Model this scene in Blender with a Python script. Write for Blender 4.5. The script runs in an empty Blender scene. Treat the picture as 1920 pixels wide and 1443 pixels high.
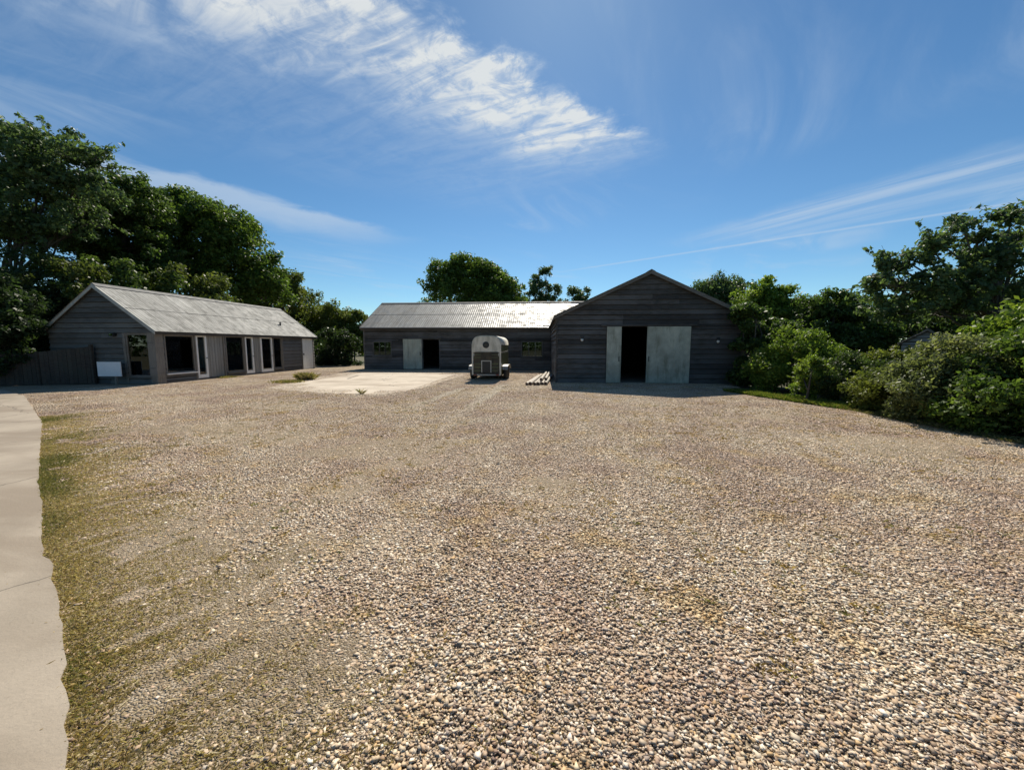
import bpy, math, random
import numpy as np
from mathutils import Vector, Matrix

R = math.radians
sc = bpy.context.scene
COL = sc.collection

# ------------------------------------------------------------------ camera
FPX, CX, CY, CAMH = 722.0, 960.0, 721.5, 1.65
TH = math.atan(74.5 / FPX)          # pitch below the horizon
PS = R(4.25)                        # yaw to the left of the yard's depth axis
cam = bpy.data.cameras.new('camera')
cam.sensor_width = 36.0
cam.lens = FPX / 1920 * 36
cam.clip_end = 3000
camo = bpy.data.objects.new('camera', cam)
COL.objects.link(camo)
camo.location = (0, 0, CAMH)
camo.rotation_euler = (math.pi / 2 - TH, 0, PS)
sc.camera = camo

# ------------------------------------------------------------------ sun, sky, exposure
SUN_EL, SUN_AZ = R(46), R(2.5)      # azimuth measured clockwise from +Y
sun = bpy.data.lights.new('sun', 'SUN')
sun.energy = 4.8
sun.angle = R(0.53)
sun.color = (1.0, 0.92, 0.79)
suno = bpy.data.objects.new('sun', sun)
COL.objects.link(suno)
sd = Vector((math.sin(SUN_AZ) * math.cos(SUN_EL), math.cos(SUN_AZ) * math.cos(SUN_EL), math.sin(SUN_EL)))
suno.rotation_euler = sd.to_track_quat('Z', 'Y').to_euler()
suno.location = (0, 0, 40)
sc.view_settings.view_transform = 'Standard'
sc.view_settings.look = 'None'
sc.view_settings.gamma = 1.0
sc.view_settings.use_curve_mapping = False
sc.view_settings.exposure = 0.45
sc.cycles.max_bounces = 8
sc.cycles.transparent_max_bounces = 8
sc.cycles.caustics_reflective = False
sc.cycles.caustics_refractive = False


class NT:
    """small helper for wiring shader nodes"""
    def __init__(self, tree):
        self.t = tree
        self.n = tree.nodes
        self.n.clear()

    def node(self, typ, ins=None, **props):
        nd = self.n.new(typ)
        for k, v in props.items():
            setattr(nd, k, v)
        for k, v in (ins or {}).items():
            s = nd.inputs[k]
            if isinstance(v, bpy.types.NodeSocket):
                self.t.links.new(v, s)
            elif v is not None:
                if s.type == 'RGBA' and len(v) == 3:
                    v = (*v, 1)
                s.default_value = v
        return nd

    def m(self, op, a, b=0.0, c=None, clamp=False):
        ins = {0: a, 1: b}
        if c is not None:
            ins[2] = c
        return self.node('ShaderNodeMath', ins, operation=op, use_clamp=clamp).outputs[0]

    def smooth(self, v, lo, hi, a=0.0, b=1.0):
        return self.node('ShaderNodeMapRange', {0: v, 1: lo, 2: hi, 3: a, 4: b}, interpolation_type='SMOOTHSTEP').outputs[0]

    def mix(self, f, a, b, typ='MIX'):
        nd = self.n.new('ShaderNodeMix')
        nd.data_type = 'RGBA'
        nd.blend_type = typ
        nd.clamp_factor = True
        for i, v in ((0, f), (6, a), (7, b)):
            if isinstance(v, bpy.types.NodeSocket):
                self.t.links.new(v, nd.inputs[i])
            elif i == 0:
                nd.inputs[0].default_value = v
            else:
                nd.inputs[i].default_value = (*v, 1) if len(v) == 3 else v
        return nd.outputs[2]

    def noise(self, vec, scale, detail=4, rough=0.55, dist=0.0, out=0):
        return self.node('ShaderNodeTexNoise', {'Vector': vec, 'Scale': scale, 'Detail': detail, 'Roughness': rough, 'Distortion': dist}).outputs[out]

    def vscale(self, vec, s):
        return self.node('ShaderNodeVectorMath', {0: vec, 1: s}, operation='MULTIPLY').outputs[0]

    def vadd(self, a, b):
        return self.node('ShaderNodeVectorMath', {0: a, 1: b}, operation='ADD').outputs[0]

    def ramp(self, f, stops):
        nd = self.node('ShaderNodeValToRGB', {0: f})
        cr = nd.color_ramp
        while len(cr.elements) < len(stops):
            cr.elements.new(0.5)
        for e, (p, c) in zip(cr.elements, stops):
            e.position = p
            e.color = (*c, 1) if len(c) == 3 else c
        return nd.outputs[0]


def build_world():
    w = bpy.data.worlds.new('World')
    sc.world = w
    w.use_nodes = True
    t = NT(w.node_tree)
    sky = t.node('ShaderNodeTexSky', sky_type='NISHITA', sun_disc=False, sun_elevation=SUN_EL, sun_rotation=SUN_AZ,
                 altitude=900.0, air_density=1.0, dust_density=0.3, ozone_density=1.2).outputs[0]
    sky = t.node('ShaderNodeHueSaturation', {'Saturation': 1.15, 'Color': sky}).outputs[0]
    sky = t.mix(1.0, sky, (0.72, 0.94, 1.0), 'MULTIPLY')
    d = t.node('ShaderNodeTexCoord').outputs['Generated']
    xyz = t.node('ShaderNodeSeparateXYZ', {0: d})
    dx, dy, dz = xyz.outputs
    zc = t.m('MAXIMUM', dz, 0.03)
    px, py = t.m('DIVIDE', dx, zc), t.m('DIVIDE', dy, zc)
    p = t.node('ShaderNodeCombineXYZ', {0: px, 1: py, 2: 0.0}).outputs[0]

    def frame(ox, oy, ex, ey):
        """along / across coordinates of a streak on the cloud layer"""
        l = math.hypot(ex, ey); ex, ey = ex / l, ey / l
        ax = t.m('SUBTRACT', px, ox); ay = t.m('SUBTRACT', py, oy)
        s = t.m('ADD', t.m('MULTIPLY', ax, ex), t.m('MULTIPLY', ay, ey))
        q = t.m('ADD', t.m('MULTIPLY', ax, -ey), t.m('MULTIPLY', ay, ex))
        return s, q

    # --- bright cirrus: billowy sun-side edge, fibres trailing away from it
    s, q = frame(-0.386, 1.206, 0.754, 0.657)
    n1 = t.noise(p, 2.6, 6, 0.6, 0.4)
    n2 = t.noise(t.vadd(p, (7.3, 2.1, 0)), 8.0, 7, 0.66, 0.5)
    qq = t.m('ADD', q, t.m('ADD', t.m('MULTIPLY', t.m('SUBTRACT', n1, 0.5), 0.42), t.m('MULTIPLY', t.m('SUBTRACT', n2, 0.5), 0.16)))
    edge = t.smooth(qq, -0.03, 0.09)
    fall = t.m('ADD', t.smooth(qq, 0.12, 0.74, 0.9, 0.0), t.smooth(qq, 0.3, 1.8, 0.27, 0.0))
    tip = t.smooth(t.m('ADD', s, t.m('MULTIPLY', t.m('SUBTRACT', n1, 0.5), 0.3)), 0.85, 1.5, 1.0, 0.0)
    fs = t.node('ShaderNodeCombineXYZ', {0: t.m('ADD', t.m('MULTIPLY', s, 7.0), t.m('MULTIPLY', q, 3.6)), 1: t.m('ADD', t.m('MULTIPLY', q, 1.5), t.m('MULTIPLY', s, -0.8)), 2: 0.0}).outputs[0]
    fib = t.noise(fs, 1.1, 7, 0.62, 0.8)
    fibm = t.m('MULTIPLY', t.smooth(fib, 0.28, 0.72, 0.35, 1.05), t.smooth(n2, 0.30, 0.58, 0.45, 1.0))
    a1 = t.m('MULTIPLY', t.m('MULTIPLY', edge, fall), t.m('MULTIPLY', tip, fibm))
    # --- soft veil band on the left
    s2, q2 = frame(-2.5, 1.7, 0.566, 0.824)
    q2 = t.m('ADD', q2, t.m('MULTIPLY', t.m('SUBTRACT', n1, 0.5), 0.5))
    a2 = t.m('MULTIPLY', t.smooth(q2, -0.10, 0.12), t.smooth(q2, 0.1, 0.95, 0.55, 0.0))
    a2 = t.m('MULTIPLY', a2, t.smooth(s2, 1.4, 2.6, 1.0, 0.0))
    # --- veil streaks on the right and the vapour trail under them
    s3, q3 = frame(1.245, 3.91, 0.566, -0.825)
    wob = t.m('MULTIPLY', t.m('SUBTRACT', n1, 0.5), 0.35)
    q3n = t.m('ADD', q3, wob)
    fs3 = t.node('ShaderNodeCombineXYZ', {0: t.m('MULTIPLY', s3, 0.5), 1: t.m('MULTIPLY', q3, 4.0), 2: 3.3}).outputs[0]
    st3 = t.smooth(t.noise(fs3, 1.0, 6, 0.6, 0.4), 0.36, 0.66)
    a3 = t.m('MULTIPLY', t.m('MULTIPLY', t.smooth(q3n, -0.2, 0.2), t.smooth(q3n, 0.1, 1.5, 0.55, 0.0)), t.m('ADD', t.m('MULTIPLY', st3, 0.8), 0.2))
    a3 = t.m('MULTIPLY', a3, t.smooth(s3, -0.3, 0.9))
    s4, q4 = frame(0.256, 5.463, 3.113, -2.389)
    q4 = t.m('ABSOLUTE', t.m('ADD', q4, t.m('MULTIPLY', t.m('SUBTRACT', n2, 0.5), 0.05)))
    a4 = t.m('MULTIPLY', t.smooth(q4, 0.0, 0.07, 0.34, 0.0), t.smooth(s4, -0.3, 0.8))
    # --- thin high haze of cirrus over the whole sky
    fs5 = t.node('ShaderNodeCombineXYZ', {0: t.m('ADD', t.m('MULTIPLY', px, 1.7), t.m('MULTIPLY', py, -1.2)), 1: t.m('ADD', t.m('MULTIPLY', px, 0.45), t.m('MULTIPLY', py, 0.5)), 2: 1.7}).outputs[0]
    veil = t.smooth(t.noise(fs5, 0.9, 7, 0.6, 0.9), 0.44, 0.80, 0.0, 0.38)
    veil = t.m('MULTIPLY', veil, t.smooth(t.noise(p, 0.55, 2, 0.5), 0.42, 0.62))
    a = t.m('ADD', t.m('ADD', a1, a2), t.m('ADD', t.m('ADD', a3, a4), veil))
    a = t.m('MINIMUM', t.m('MULTIPLY', a, t.smooth(dz, 0.02, 0.16)), 0.92)
    cloud = t.mix(t.smooth(a1, 0.2, 0.9), (5.6, 6.6, 7.7), (7.6, 7.9, 7.9))
    colr = t.mix(a, sky, cloud)
    bg = t.node('ShaderNodeBackground', {'Color': colr, 'Strength': 0.074})
    out = t.node('ShaderNodeOutputWorld')
    t.t.links.new(bg.outputs[0], out.inputs[0])


build_world()

# ------------------------------------------------------------------ pixel helpers (direction only)
_c, _s = math.cos(PS), math.sin(PS)


def ray(px, py):
    u = (px - CX) / FPX; v = (CY - py) / FPX
    d = (u, math.cos(TH) + v * math.sin(TH), -math.sin(TH) + v * math.cos(TH))
    return np.array((_c * d[0] - _s * d[1], _s * d[0] + _c * d[1], d[2]))


def onground(px, py, z=0.0):
    d = ray(px, py)
    return d * ((z - CAMH) / d[2]) + (0, 0, CAMH)


def at_y(px, py, Y):
    d = ray(px, py)
    return d * (Y / d[1]) + (0, 0, CAMH)


# ------------------------------------------------------------------ object helpers
def tag(o, label=None, cat=None, group=None, kind=None):
    for k, v in (('label', label), ('category', cat), ('group', group), ('kind', kind)):
        if v:
            o[k] = v
    return o


def thing(name, loc, label, cat, group=None):
    o = bpy.data.objects.new(name, None)
    o.empty_display_size = 0.2
    COL.objects.link(o)
    o.location = loc
    return tag(o, label, cat, group)


def root_loc(o):
    l = Vector((0, 0, 0))
    while o is not None:
        l += o.location
        o = o.parent
    return l


def mesh_obj(name, verts, faces, mat, parent=None, smooth=False):
    """one mesh object from world-space vertices; origin at its top-level parent"""
    me = bpy.data.meshes.new(name)
    v = np.asarray(verts, dtype=np.float64)
    if parent is not None:
        v = v - np.array(root_loc(parent))
    me.from_pydata(v.tolist(), [], faces)
    if smooth:
        me.shade_smooth()
    me.update()
    return link(name, me, mat, parent)


def link(name, me, mat, parent=None, loc=None, rot=None):
    o = bpy.data.objects.new(name, me)
    COL.objects.link(o)
    if mat is not None and len(me.materials) == 0:
        me.materials.append(mat)
    if parent is not None:
        o.parent = parent
    if loc is not None:
        o.location = Vector(loc) - (root_loc(parent) if parent else Vector((0, 0, 0)))
    if rot is not None:
        o.rotation_euler = rot
    return o


BOXF = [(0, 3, 2, 1), (4, 5, 6, 7), (0, 1, 5, 4), (1, 2, 6, 5), (2, 3, 7, 6), (3, 0, 4, 7)]


class MB:
    """collects shapes for one mesh"""
    def __init__(self):
        self.v, self.f = [], []

    def add(self, verts, faces):
        b = len(self.v)
        self.v += [tuple(x) for x in verts]
        self.f += [tuple(i + b for i in f) for f in faces]
        return self

    def box(self, x0, x1, y0, y1, z0, z1):
        return self.add([(x0, y0, z0), (x1, y0, z0), (x1, y1, z0), (x0, y1, z0), (x0, y0, z1), (x1, y0, z1), (x1, y1, z1), (x0, y1, z1)], BOXF)

    def hexa(self, bottom, top):
        return self.add(list(bottom) + list(top), BOXF)

    def bar(self, a, b, w, h, up=(0, 0, 1)):
        a, b, up = Vector(a), Vector(b), Vector(up)
        d = (b - a).normalized()
        s = d.cross(up).normalized() * (w / 2)
        u = s.cross(d).normalized() * (h / 2)
        return self.hexa([a - s - u, a + s - u, b + s - u, b - s - u], [a - s + u, a + s + u, b + s + u, b - s + u])

    def tube(self, pts, rads, seg=8, caps=True):
        n = len(pts)
        pts = [Vector(q) for q in pts]
        rings = []
        for i in range(n):
            d = (pts[min(i + 1, n - 1)] - pts[max(i - 1, 0)]).normalized()
            ref = Vector((0, 0, 1)) if abs(d.z) < 0.9 else Vector((1, 0, 0))
            a = d.cross(ref).normalized(); b = d.cross(a).normalized()
            rings.append([pts[i] + (a * math.cos(2 * math.pi * k / seg) + b * math.sin(2 * math.pi * k / seg)) * rads[i] for k in range(seg)])
        base = len(self.v)
        for r in rings:
            self.v += [tuple(x) for x in r]
        for i in range(n - 1):
            for k in range(seg):
                k2 = (k + 1) % seg
                self.f.append((base + i * seg + k, base + i * seg + k2, base + (i + 1) * seg + k2, base + (i + 1) * seg + k))
        if caps:
            self.f.append(tuple(base + k for k in range(seg))[::-1])
            self.f.append(tuple(base + (n - 1) * seg + k for k in range(seg)))
        return self

    def lathe(self, c, axis, prof, seg=20):
        """prof: (distance along axis, radius)"""
        c, ax = Vector(c), Vector(axis).normalized()
        ref = Vector((0, 0, 1)) if abs(ax.z) < 0.9 else Vector((1, 0, 0))
        a = ax.cross(ref).normalized(); b = ax.cross(a).normalized()
        base = len(self.v); n = len(prof)
        for (h, r) in prof:
            for k in range(seg):
                an = 2 * math.pi * k / seg
                self.v.append(tuple(c + ax * h + (a * math.cos(an) + b * math.sin(an)) * r))
        for i in range(n - 1):
            for k in range(seg):
                k2 = (k + 1) % seg
                self.f.append((base + i * seg + k, base + (i + 1) * seg + k, base + (i + 1) * seg + k2, base + i * seg + k2))
        self.f.append(tuple(base + k for k in range(seg)))
        self.f.append(tuple(base + (n - 1) * seg + k for k in range(seg))[::-1])
        return self

    def build(self, name, mat, parent=None, smooth=False):
        return mesh_obj(name, self.v, self.f, mat, parent, smooth)


# ------------------------------------------------------------------ materials
def material(name):
    m = bpy.data.materials.new(name)
    m.use_nodes = True
    return m, NT(m.node_tree)


def finish(m, t, shader):
    out = t.node('ShaderNodeOutputMaterial')
    t.t.links.new(shader, out.inputs[0])
    return m


def principled(t, color, rough=0.7, bump=None, bstr=0.3, bdist=0.01, **kw):
    ins = {'Base Color': color, 'Roughness': rough}
    ins.update(kw)
    if bump is not None:
        ins['Normal'] = t.node('ShaderNodeBump', {'Height': bump, 'Strength': bstr, 'Distance': bdist}).outputs[0]
    return t.node('ShaderNodeBsdfPrincipled', ins).outputs[0]


def geo_pos(t):
    return t.node('ShaderNodeNewGeometry').outputs['Position']


def obj_rand(t):
    return t.node('ShaderNodeObjectInfo').outputs['Random']


def wood_material(name, dark, light, gray, scale=(2.0, 2.0, 26.0), rough=0.85, var=0.45):
    m, t = material(name)
    p = geo_pos(t); r = obj_rand(t)
    off = t.node('ShaderNodeCombineXYZ', {0: t.m('MULTIPLY', r, 37.0), 1: t.m('MULTIPLY', r, 11.0), 2: 0.0}).outputs[0]
    g = t.noise(t.vadd(t.vscale(p, scale), off), 1.6, 6, 0.6, 0.6)
    big = t.noise(t.vscale(p, (1, 1, 1.6)), 0.9, 3, 0.5)
    c = t.mix(t.smooth(g, 0.3, 0.7), dark, light)
    c = t.mix(t.smooth(big, 0.35, 0.7, 0.0, 0.75), c, gray)
    k = t.m('ADD', t.m('MULTIPLY', r, var), 1.0 - var / 2)
    c = t.mix(1.0, c, t.node('ShaderNodeCombineXYZ', {0: k, 1: k, 2: k}).outputs[0], 'MULTIPLY')
    return finish(m, t, principled(t, c, rough, g, 0.5, 0.004))


def plain_material(name, col, rough=0.6, var=0.15, nscale=6.0, metallic=0.0, dirt=None, dirt_amt=0.5, spec=0.5):
    m, t = material(name)
    p = geo_pos(t)
    n = t.noise(p, nscale, 5, 0.6)
    lo = tuple(c * (1 - var) for c in col); hi = tuple(min(1, c * (1 + var)) for c in col)
    c = t.mix(t.smooth(n, 0.3, 0.7), lo, hi)
    if dirt:
        n2 = t.noise(t.vscale(p, (3, 3, 0.7)), 1.4, 5, 0.65)
        c = t.mix(t.smooth(n2, 0.45, 0.72, 0.0, dirt_amt), c, dirt)
    return finish(m, t, principled(t, c, t.smooth(n, 0.2, 0.8, max(0.05, rough - 0.1), min(1, rough + 0.1)), n, 0.08, 0.003,
                                   Metallic=metallic, **{'Specular IOR Level': spec}))


def roof_material(name, axis, r0, r1, sp, tone):
    """weathered corrugated fibre-cement sheets with lichen and run-off streaks down the slope"""
    m, t = material(name)
    p = geo_pos(t); r = obj_rand(t)
    off = t.node('ShaderNodeCombineXYZ', {0: t.m('MULTIPLY', r, 19.0), 1: t.m('MULTIPLY', r, 7.0), 2: 0.0}).outputs[0]
    sc_ = (7.0, 0.8, 0.8) if axis == 'x' else (0.8, 7.0, 0.8)
    streak = t.noise(t.vscale(p, sc_), 1.0, 5, 0.65, 0.3)
    blot = t.noise(p, 2.2, 6, 0.68, 0.3)
    fine = t.noise(p, 16.0, 4, 0.6)
    c = t.mix(t.smooth(streak, 0.32, 0.68), (0.24, 0.235, 0.215), (0.40, 0.395, 0.365))
    c = t.mix(t.smooth(blot, 0.48, 0.68, 0.0, 0.6), c, (0.15, 0.145, 0.125))
    c = t.mix(t.smooth(fine, 0.55, 0.72, 0.0, 0.6), c, (0.48, 0.47, 0.42))
    k = t.m('MULTIPLY', t.m('ADD', t.m('MULTIPLY', r, 0.3), 0.85), tone)
    c = t.mix(1.0, c, t.node('ShaderNodeCombineXYZ', {0: k, 1: k, 2: k}).outputs[0], 'MULTIPLY')
    return finish(m, t, principled(t, c, t.smooth(blot, 0.3, 0.7, r0, r1), fine, 0.3, 0.008, **{'Specular IOR Level': sp}))


def glass_material(name, tint=(0.75, 0.85, 0.85)):
    m, t = material(name)
    fr = t.node('ShaderNodeFresnel', {'IOR': 1.5}).outputs[0]
    tr = t.node('ShaderNodeBsdfTransparent', {'Color': tint}).outputs[0]
    gl = t.node('ShaderNodeBsdfGlossy', {'Color': (0.95, 0.97, 1.0), 'Roughness': 0.02}).outputs[0]
    mx = t.node('ShaderNodeMixShader', {0: t.m('MULTIPLY', fr, 1.8, clamp=True), 1: tr, 2: gl}).outputs[0]
    return finish(m, t, mx)


def leaf_material(name, trans=0.35, gloss=0.35):
    m, t = material(name)
    col = t.node('ShaderNodeAttribute', attribute_name='col').outputs['Color']
    df = principled(t, col, 0.48, **{'Specular IOR Level': gloss})
    tc = t.mix(1.0, col, (1.45, 1.5, 0.8), 'MULTIPLY')
    tl = t.node('ShaderNodeBsdfTranslucent', {'Color': tc}).outputs[0]
    return finish(m, t, t.node('ShaderNodeMixShader', {0: trans, 1: df, 2: tl}).outputs[0])


M = {}
M['wood_dark'] = wood_material('weathered dark boards', (0.036, 0.033, 0.029), (0.105, 0.096, 0.086), (0.110, 0.109, 0.106), var=0.9)
M['wood_grey'] = wood_material('silvered boards', (0.056, 0.056, 0.050), (0.125, 0.124, 0.113), (0.116, 0.120, 0.112), var=0.7)
M['wood_trim'] = wood_material('silvered trim', (0.095, 0.088, 0.076), (0.18, 0.168, 0.148), (0.16, 0.156, 0.144), var=0.35)
M['barge_pale'] = plain_material('pale grey barge paint', (0.38, 0.39, 0.36), 0.7, 0.15, 5, dirt=(0.24, 0.25, 0.22), dirt_amt=0.5)
M['wood_post'] = wood_material('oak post', (0.12, 0.108, 0.088), (0.23, 0.21, 0.175), (0.20, 0.19, 0.17), scale=(22, 22, 1.5), var=0.2)
M['wood_panel'] = wood_material('pale upright boards', (0.19, 0.185, 0.165), (0.30, 0.29, 0.26), (0.26, 0.26, 0.24), scale=(22, 22, 1.2), var=0.2)
M['wood_fence'] = wood_material('brown fence boards', (0.030, 0.024, 0.019), (0.062, 0.050, 0.040), (0.048, 0.048, 0.036), scale=(3, 3, 20))
M['wood_pole'] = wood_material('bleached round posts', (0.36, 0.31, 0.25), (0.60, 0.55, 0.47), (0.50, 0.47, 0.42), scale=(14, 1.2, 14), var=0.35)
M['pole_end'] = plain_material('shade-toned sawn end', (0.09, 0.055, 0.04), 0.9, 0.4, 30)  # shade on the post ends is put into this dark colour
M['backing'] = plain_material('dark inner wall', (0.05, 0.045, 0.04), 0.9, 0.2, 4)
M['roof_x'] = roof_material('corrugated sheets', 'x', 0.34, 0.66, 0.14, 0.72)
M['roof_y'] = roof_material('corrugated sheets grey', 'y', 0.65, 0.85, 0.22, 0.84)
M['ridge'] = plain_material('ridge capping', (0.11, 0.11, 0.108), 0.75, 0.2, 5)
M['white'] = plain_material('off-white paint', (0.80, 0.80, 0.76), 0.45, 0.06, 8, dirt=(0.5, 0.5, 0.45), dirt_amt=0.3)
M['white_sign'] = plain_material('white sign face', (0.82, 0.84, 0.85), 0.4, 0.03, 3)
M['zinc'] = plain_material('galvanised sheet', (0.42, 0.43, 0.35), 0.5, 0.25, 1.8, metallic=0.1, dirt=(0.19, 0.20, 0.14), dirt_amt=0.9)
M['door_pale'] = plain_material('pale green painted door', (0.40, 0.42, 0.34), 0.6, 0.14, 2.0, dirt=(0.22, 0.22, 0.17), dirt_amt=0.6)
M['black'] = plain_material('black metal', (0.015, 0.015, 0.016), 0.4, 0.2, 8)
M['steel'] = plain_material('dull steel', (0.35, 0.35, 0.34), 0.4, 0.15, 8, metallic=0.8)
M['rubber'] = plain_material('tyre rubber', (0.025, 0.024, 0.023), 0.85, 0.3, 14)
M['trailer_white'] = plain_material('chalky white fibreglass', (0.60, 0.58, 0.50), 0.5, 0.12, 4, dirt=(0.30, 0.29, 0.22), dirt_amt=0.75)
M['trailer_green'] = plain_material('olive panel', (0.075, 0.085, 0.035), 0.42, 0.25, 3, dirt=(0.05, 0.05, 0.03), dirt_amt=0.6)
M['trailer_ramp'] = plain_material('grimy brown ramp', (0.062, 0.052, 0.034), 0.8, 0.4, 5, dirt=(0.02, 0.02, 0.016), dirt_amt=0.85)
M['glass'] = glass_material('window glass')
M['interior'] = plain_material('dark plaster', (0.10, 0.10, 0.095), 0.8, 0.1, 2)
M['cushion'] = plain_material('pale bench cloth', (0.30, 0.33, 0.32), 0.9, 0.1, 3)
M['leaf'] = leaf_material('leaves', 0.42, 0.22)
M['leaf_dull'] = leaf_material('dull leaves', 0.36, 0.15)
M['grass'] = leaf_material('grass blades', 0.3, 0.15)
M['bark'] = wood_material('bark', (0.045, 0.038, 0.030), (0.11, 0.095, 0.075), (0.10, 0.10, 0.08), scale=(9, 9, 1.6))


def concrete_material(name, a, b, stain):
    m, t = material(name)
    p = geo_pos(t)
    n = t.noise(p, 1.1, 6, 0.6, 0.3); f = t.noise(p, 45, 4, 0.7); s = t.noise(t.vscale(p, (0.35, 1.1, 1)), 0.9, 4, 0.6, 0.5)
    c = t.mix(t.smooth(n, 0.3, 0.7), a, b)
    c = t.mix(t.smooth(s, 0.44, 0.64, 0.0, 0.8), c, stain)
    cr = t.node('ShaderNodeTexVoronoi', {'Vector': t.vadd(p, t.vscale(t.noise(p, 2.5, 3, .6, 0, 1), (.35, .35, 0))), 'Scale': 0.33}, feature='DISTANCE_TO_EDGE').outputs[0]
    c = t.mix(t.smooth(cr, 0.002, 0.006, 0.7, 0.0), c, tuple(x * 0.3 for x in a))
    c = t.mix(t.smooth(f, 0.55, 0.75, 0.0, 0.35), c, tuple(x * 0.55 for x in a))
    return finish(m, t, principled(t, c, 0.88, t.m('ADD', f, t.m('MULTIPLY', n, 0.6)), 0.5, 0.006))


M['path'] = concrete_material('worn concrete path', (0.285, 0.238, 0.18), (0.385, 0.325, 0.25), (0.235, 0.187, 0.135))
M['pad'] = concrete_material('pale concrete pad', (0.46, 0.39, 0.30), (0.58, 0.50, 0.395), (0.33, 0.265, 0.195))


def ground_material():
    m, t = material('meadow soil')
    p = geo_pos(t)
    n = t.noise(p, 0.35, 5, 0.6); f = t.noise(p, 6, 5, 0.65)
    c = t.mix(t.smooth(n, 0.35, 0.65), (0.055, 0.065, 0.022), (0.10, 0.085, 0.04))
    c = t.mix(t.smooth(f, 0.4, 0.7, 0, 0.6), c, (0.05, 0.042, 0.026))
    return finish(m, t, principled(t, c, 0.95, f, 0.6, 0.03))


def yard_material():
    """fines and soil between the stones"""
    m, t = material('gravel fines')
    p = geo_pos(t)
    v = t.node('ShaderNodeTexVoronoi', {'Vector': p, 'Scale': 105.0})
    n = t.noise(p, 0.8, 5, 0.6); f = t.noise(p, 30, 4, 0.7)
    c = t.mix(t.smooth(n, 0.3, 0.7), (0.25, 0.185, 0.11), (0.36, 0.275, 0.17))
    c = t.mix(t.smooth(f, 0.4, 0.7, 0.0, 0.5), c, (0.16, 0.12, 0.075))
    g = t.node('ShaderNodeSeparateColor', {0: v.outputs['Color']}).outputs
    c = t.mix(t.smooth(g[0], 0.55, 0.95, 0.0, 0.8), c, (0.50, 0.42, 0.31))
    c = t.mix(t.smooth(g[1], 0.6, 0.95, 0.0, 0.7), c, (0.13, 0.095, 0.06))
    h = t.m('SUBTRACT', 1.0, v.outputs['Distance'])
    return finish(m, t, principled(t, c, 0.95, h, 1.0, 0.012))


def track_mask(t, p):
    """two pale wheel tracks worn into the gravel in front of the trailer"""
    xyz = t.node('ShaderNodeSeparateXYZ', {0: p}).outputs
    n = t.noise(p, 1.6, 4, 0.6)
    out = None
    for (A, B, w) in (((943, 722), (830, 800), .16), ((868, 728), (700, 790), .13)):
        a, b = onground(*A), onground(*B)
        d = (b - a)[:2]; l = math.hypot(*d); d = d / l
        ax, ay = t.m('SUBTRACT', xyz[0], float(a[0])), t.m('SUBTRACT', xyz[1], float(a[1]))
        s_ = t.m('ADD', t.m('MULTIPLY', ax, float(d[0])), t.m('MULTIPLY', ay, float(d[1])))
        q = t.m('ADD', t.m('MULTIPLY', ax, float(-d[1])), t.m('MULTIPLY', ay, float(d[0])))
        q = t.m('ADD', q, t.m('MULTIPLY', t.m('SUBTRACT', n, .5), .5))
        k = t.m('MULTIPLY', t.smooth(t.m('ABSOLUTE', q), w * .5, w * 1.8, 1, 0), t.m('MULTIPLY', t.smooth(s_, -.4, .2), t.smooth(s_, l * .4, l * 1.1, 1, 0)))
        out = k if out is None else t.m('MAXIMUM', out, k)
    return out


def stone_material():
    m, t = material('flint gravel')
    p = geo_pos(t)
    col = t.node('ShaderNodeAttribute', attribute_name='col').outputs['Color']
    n = t.noise(p, 0.55, 4, 0.6, 0.4); n2 = t.noise(t.vadd(p, (5, 9, 0)), 1.7, 4, 0.6)
    c = t.mix(t.smooth(n, 0.38, 0.64, 0.0, 0.85), col, t.mix(1.0, col, (0.74, 0.655, 0.66), 'MULTIPLY'))
    c = t.mix(t.smooth(n2, 0.50, 0.70, 0.0, 0.75), c, t.mix(1.0, col, (0.86, 0.74, 0.46), 'MULTIPLY'))
    c = t.mix(t.m('MULTIPLY', track_mask(t, p), .85), c, (0.62, 0.53, 0.40))
    return finish(m, t, principled(t, c, 0.72, **{'Specular IOR Level': 0.35}))


M['ground'] = ground_material()
M['yard'] = yard_material()
M['stone'] = stone_material()

# ------------------------------------------------------------------ the ground
def sheet(name, pts, z, mat, label):
    o = mesh_obj(name, [(x, y, z) for x, y in pts], [tuple(range(len(pts)))], mat)
    return tag(o, label, None, None, 'structure')


sheet('ground', [(-900, -300), (900, -300), (900, 1500), (-900, 1500)], -0.012, M['ground'], 'dark grassy soil reaching out past the trees')

def vnoise(rs_seed, xy, scale):
    """cheap value noise for clumping"""
    g = np.random.RandomState(rs_seed).uniform(0, 1, (64, 64))
    q = xy * scale; i = np.floor(q).astype(int); f = q - i; f = f * f * (3 - 2 * f)
    G = lambda a, b: g[(i[:, 0] + a) % 64, (i[:, 1] + b) % 64]
    return (G(0, 0) * (1 - f[:, 0]) + G(1, 0) * f[:, 0]) * (1 - f[:, 1]) + (G(0, 1) * (1 - f[:, 0]) + G(1, 1) * f[:, 0]) * f[:, 1]


YARD = [(-24, -9), (8.3, -9), (8.3, 3), (8.25, 7), (8.15, 9), (8.2, 10.8), (7.3, 12.4), (7.0, 14.5), (8.2, 17), (8.2, 30), (-24, 30)]

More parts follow.
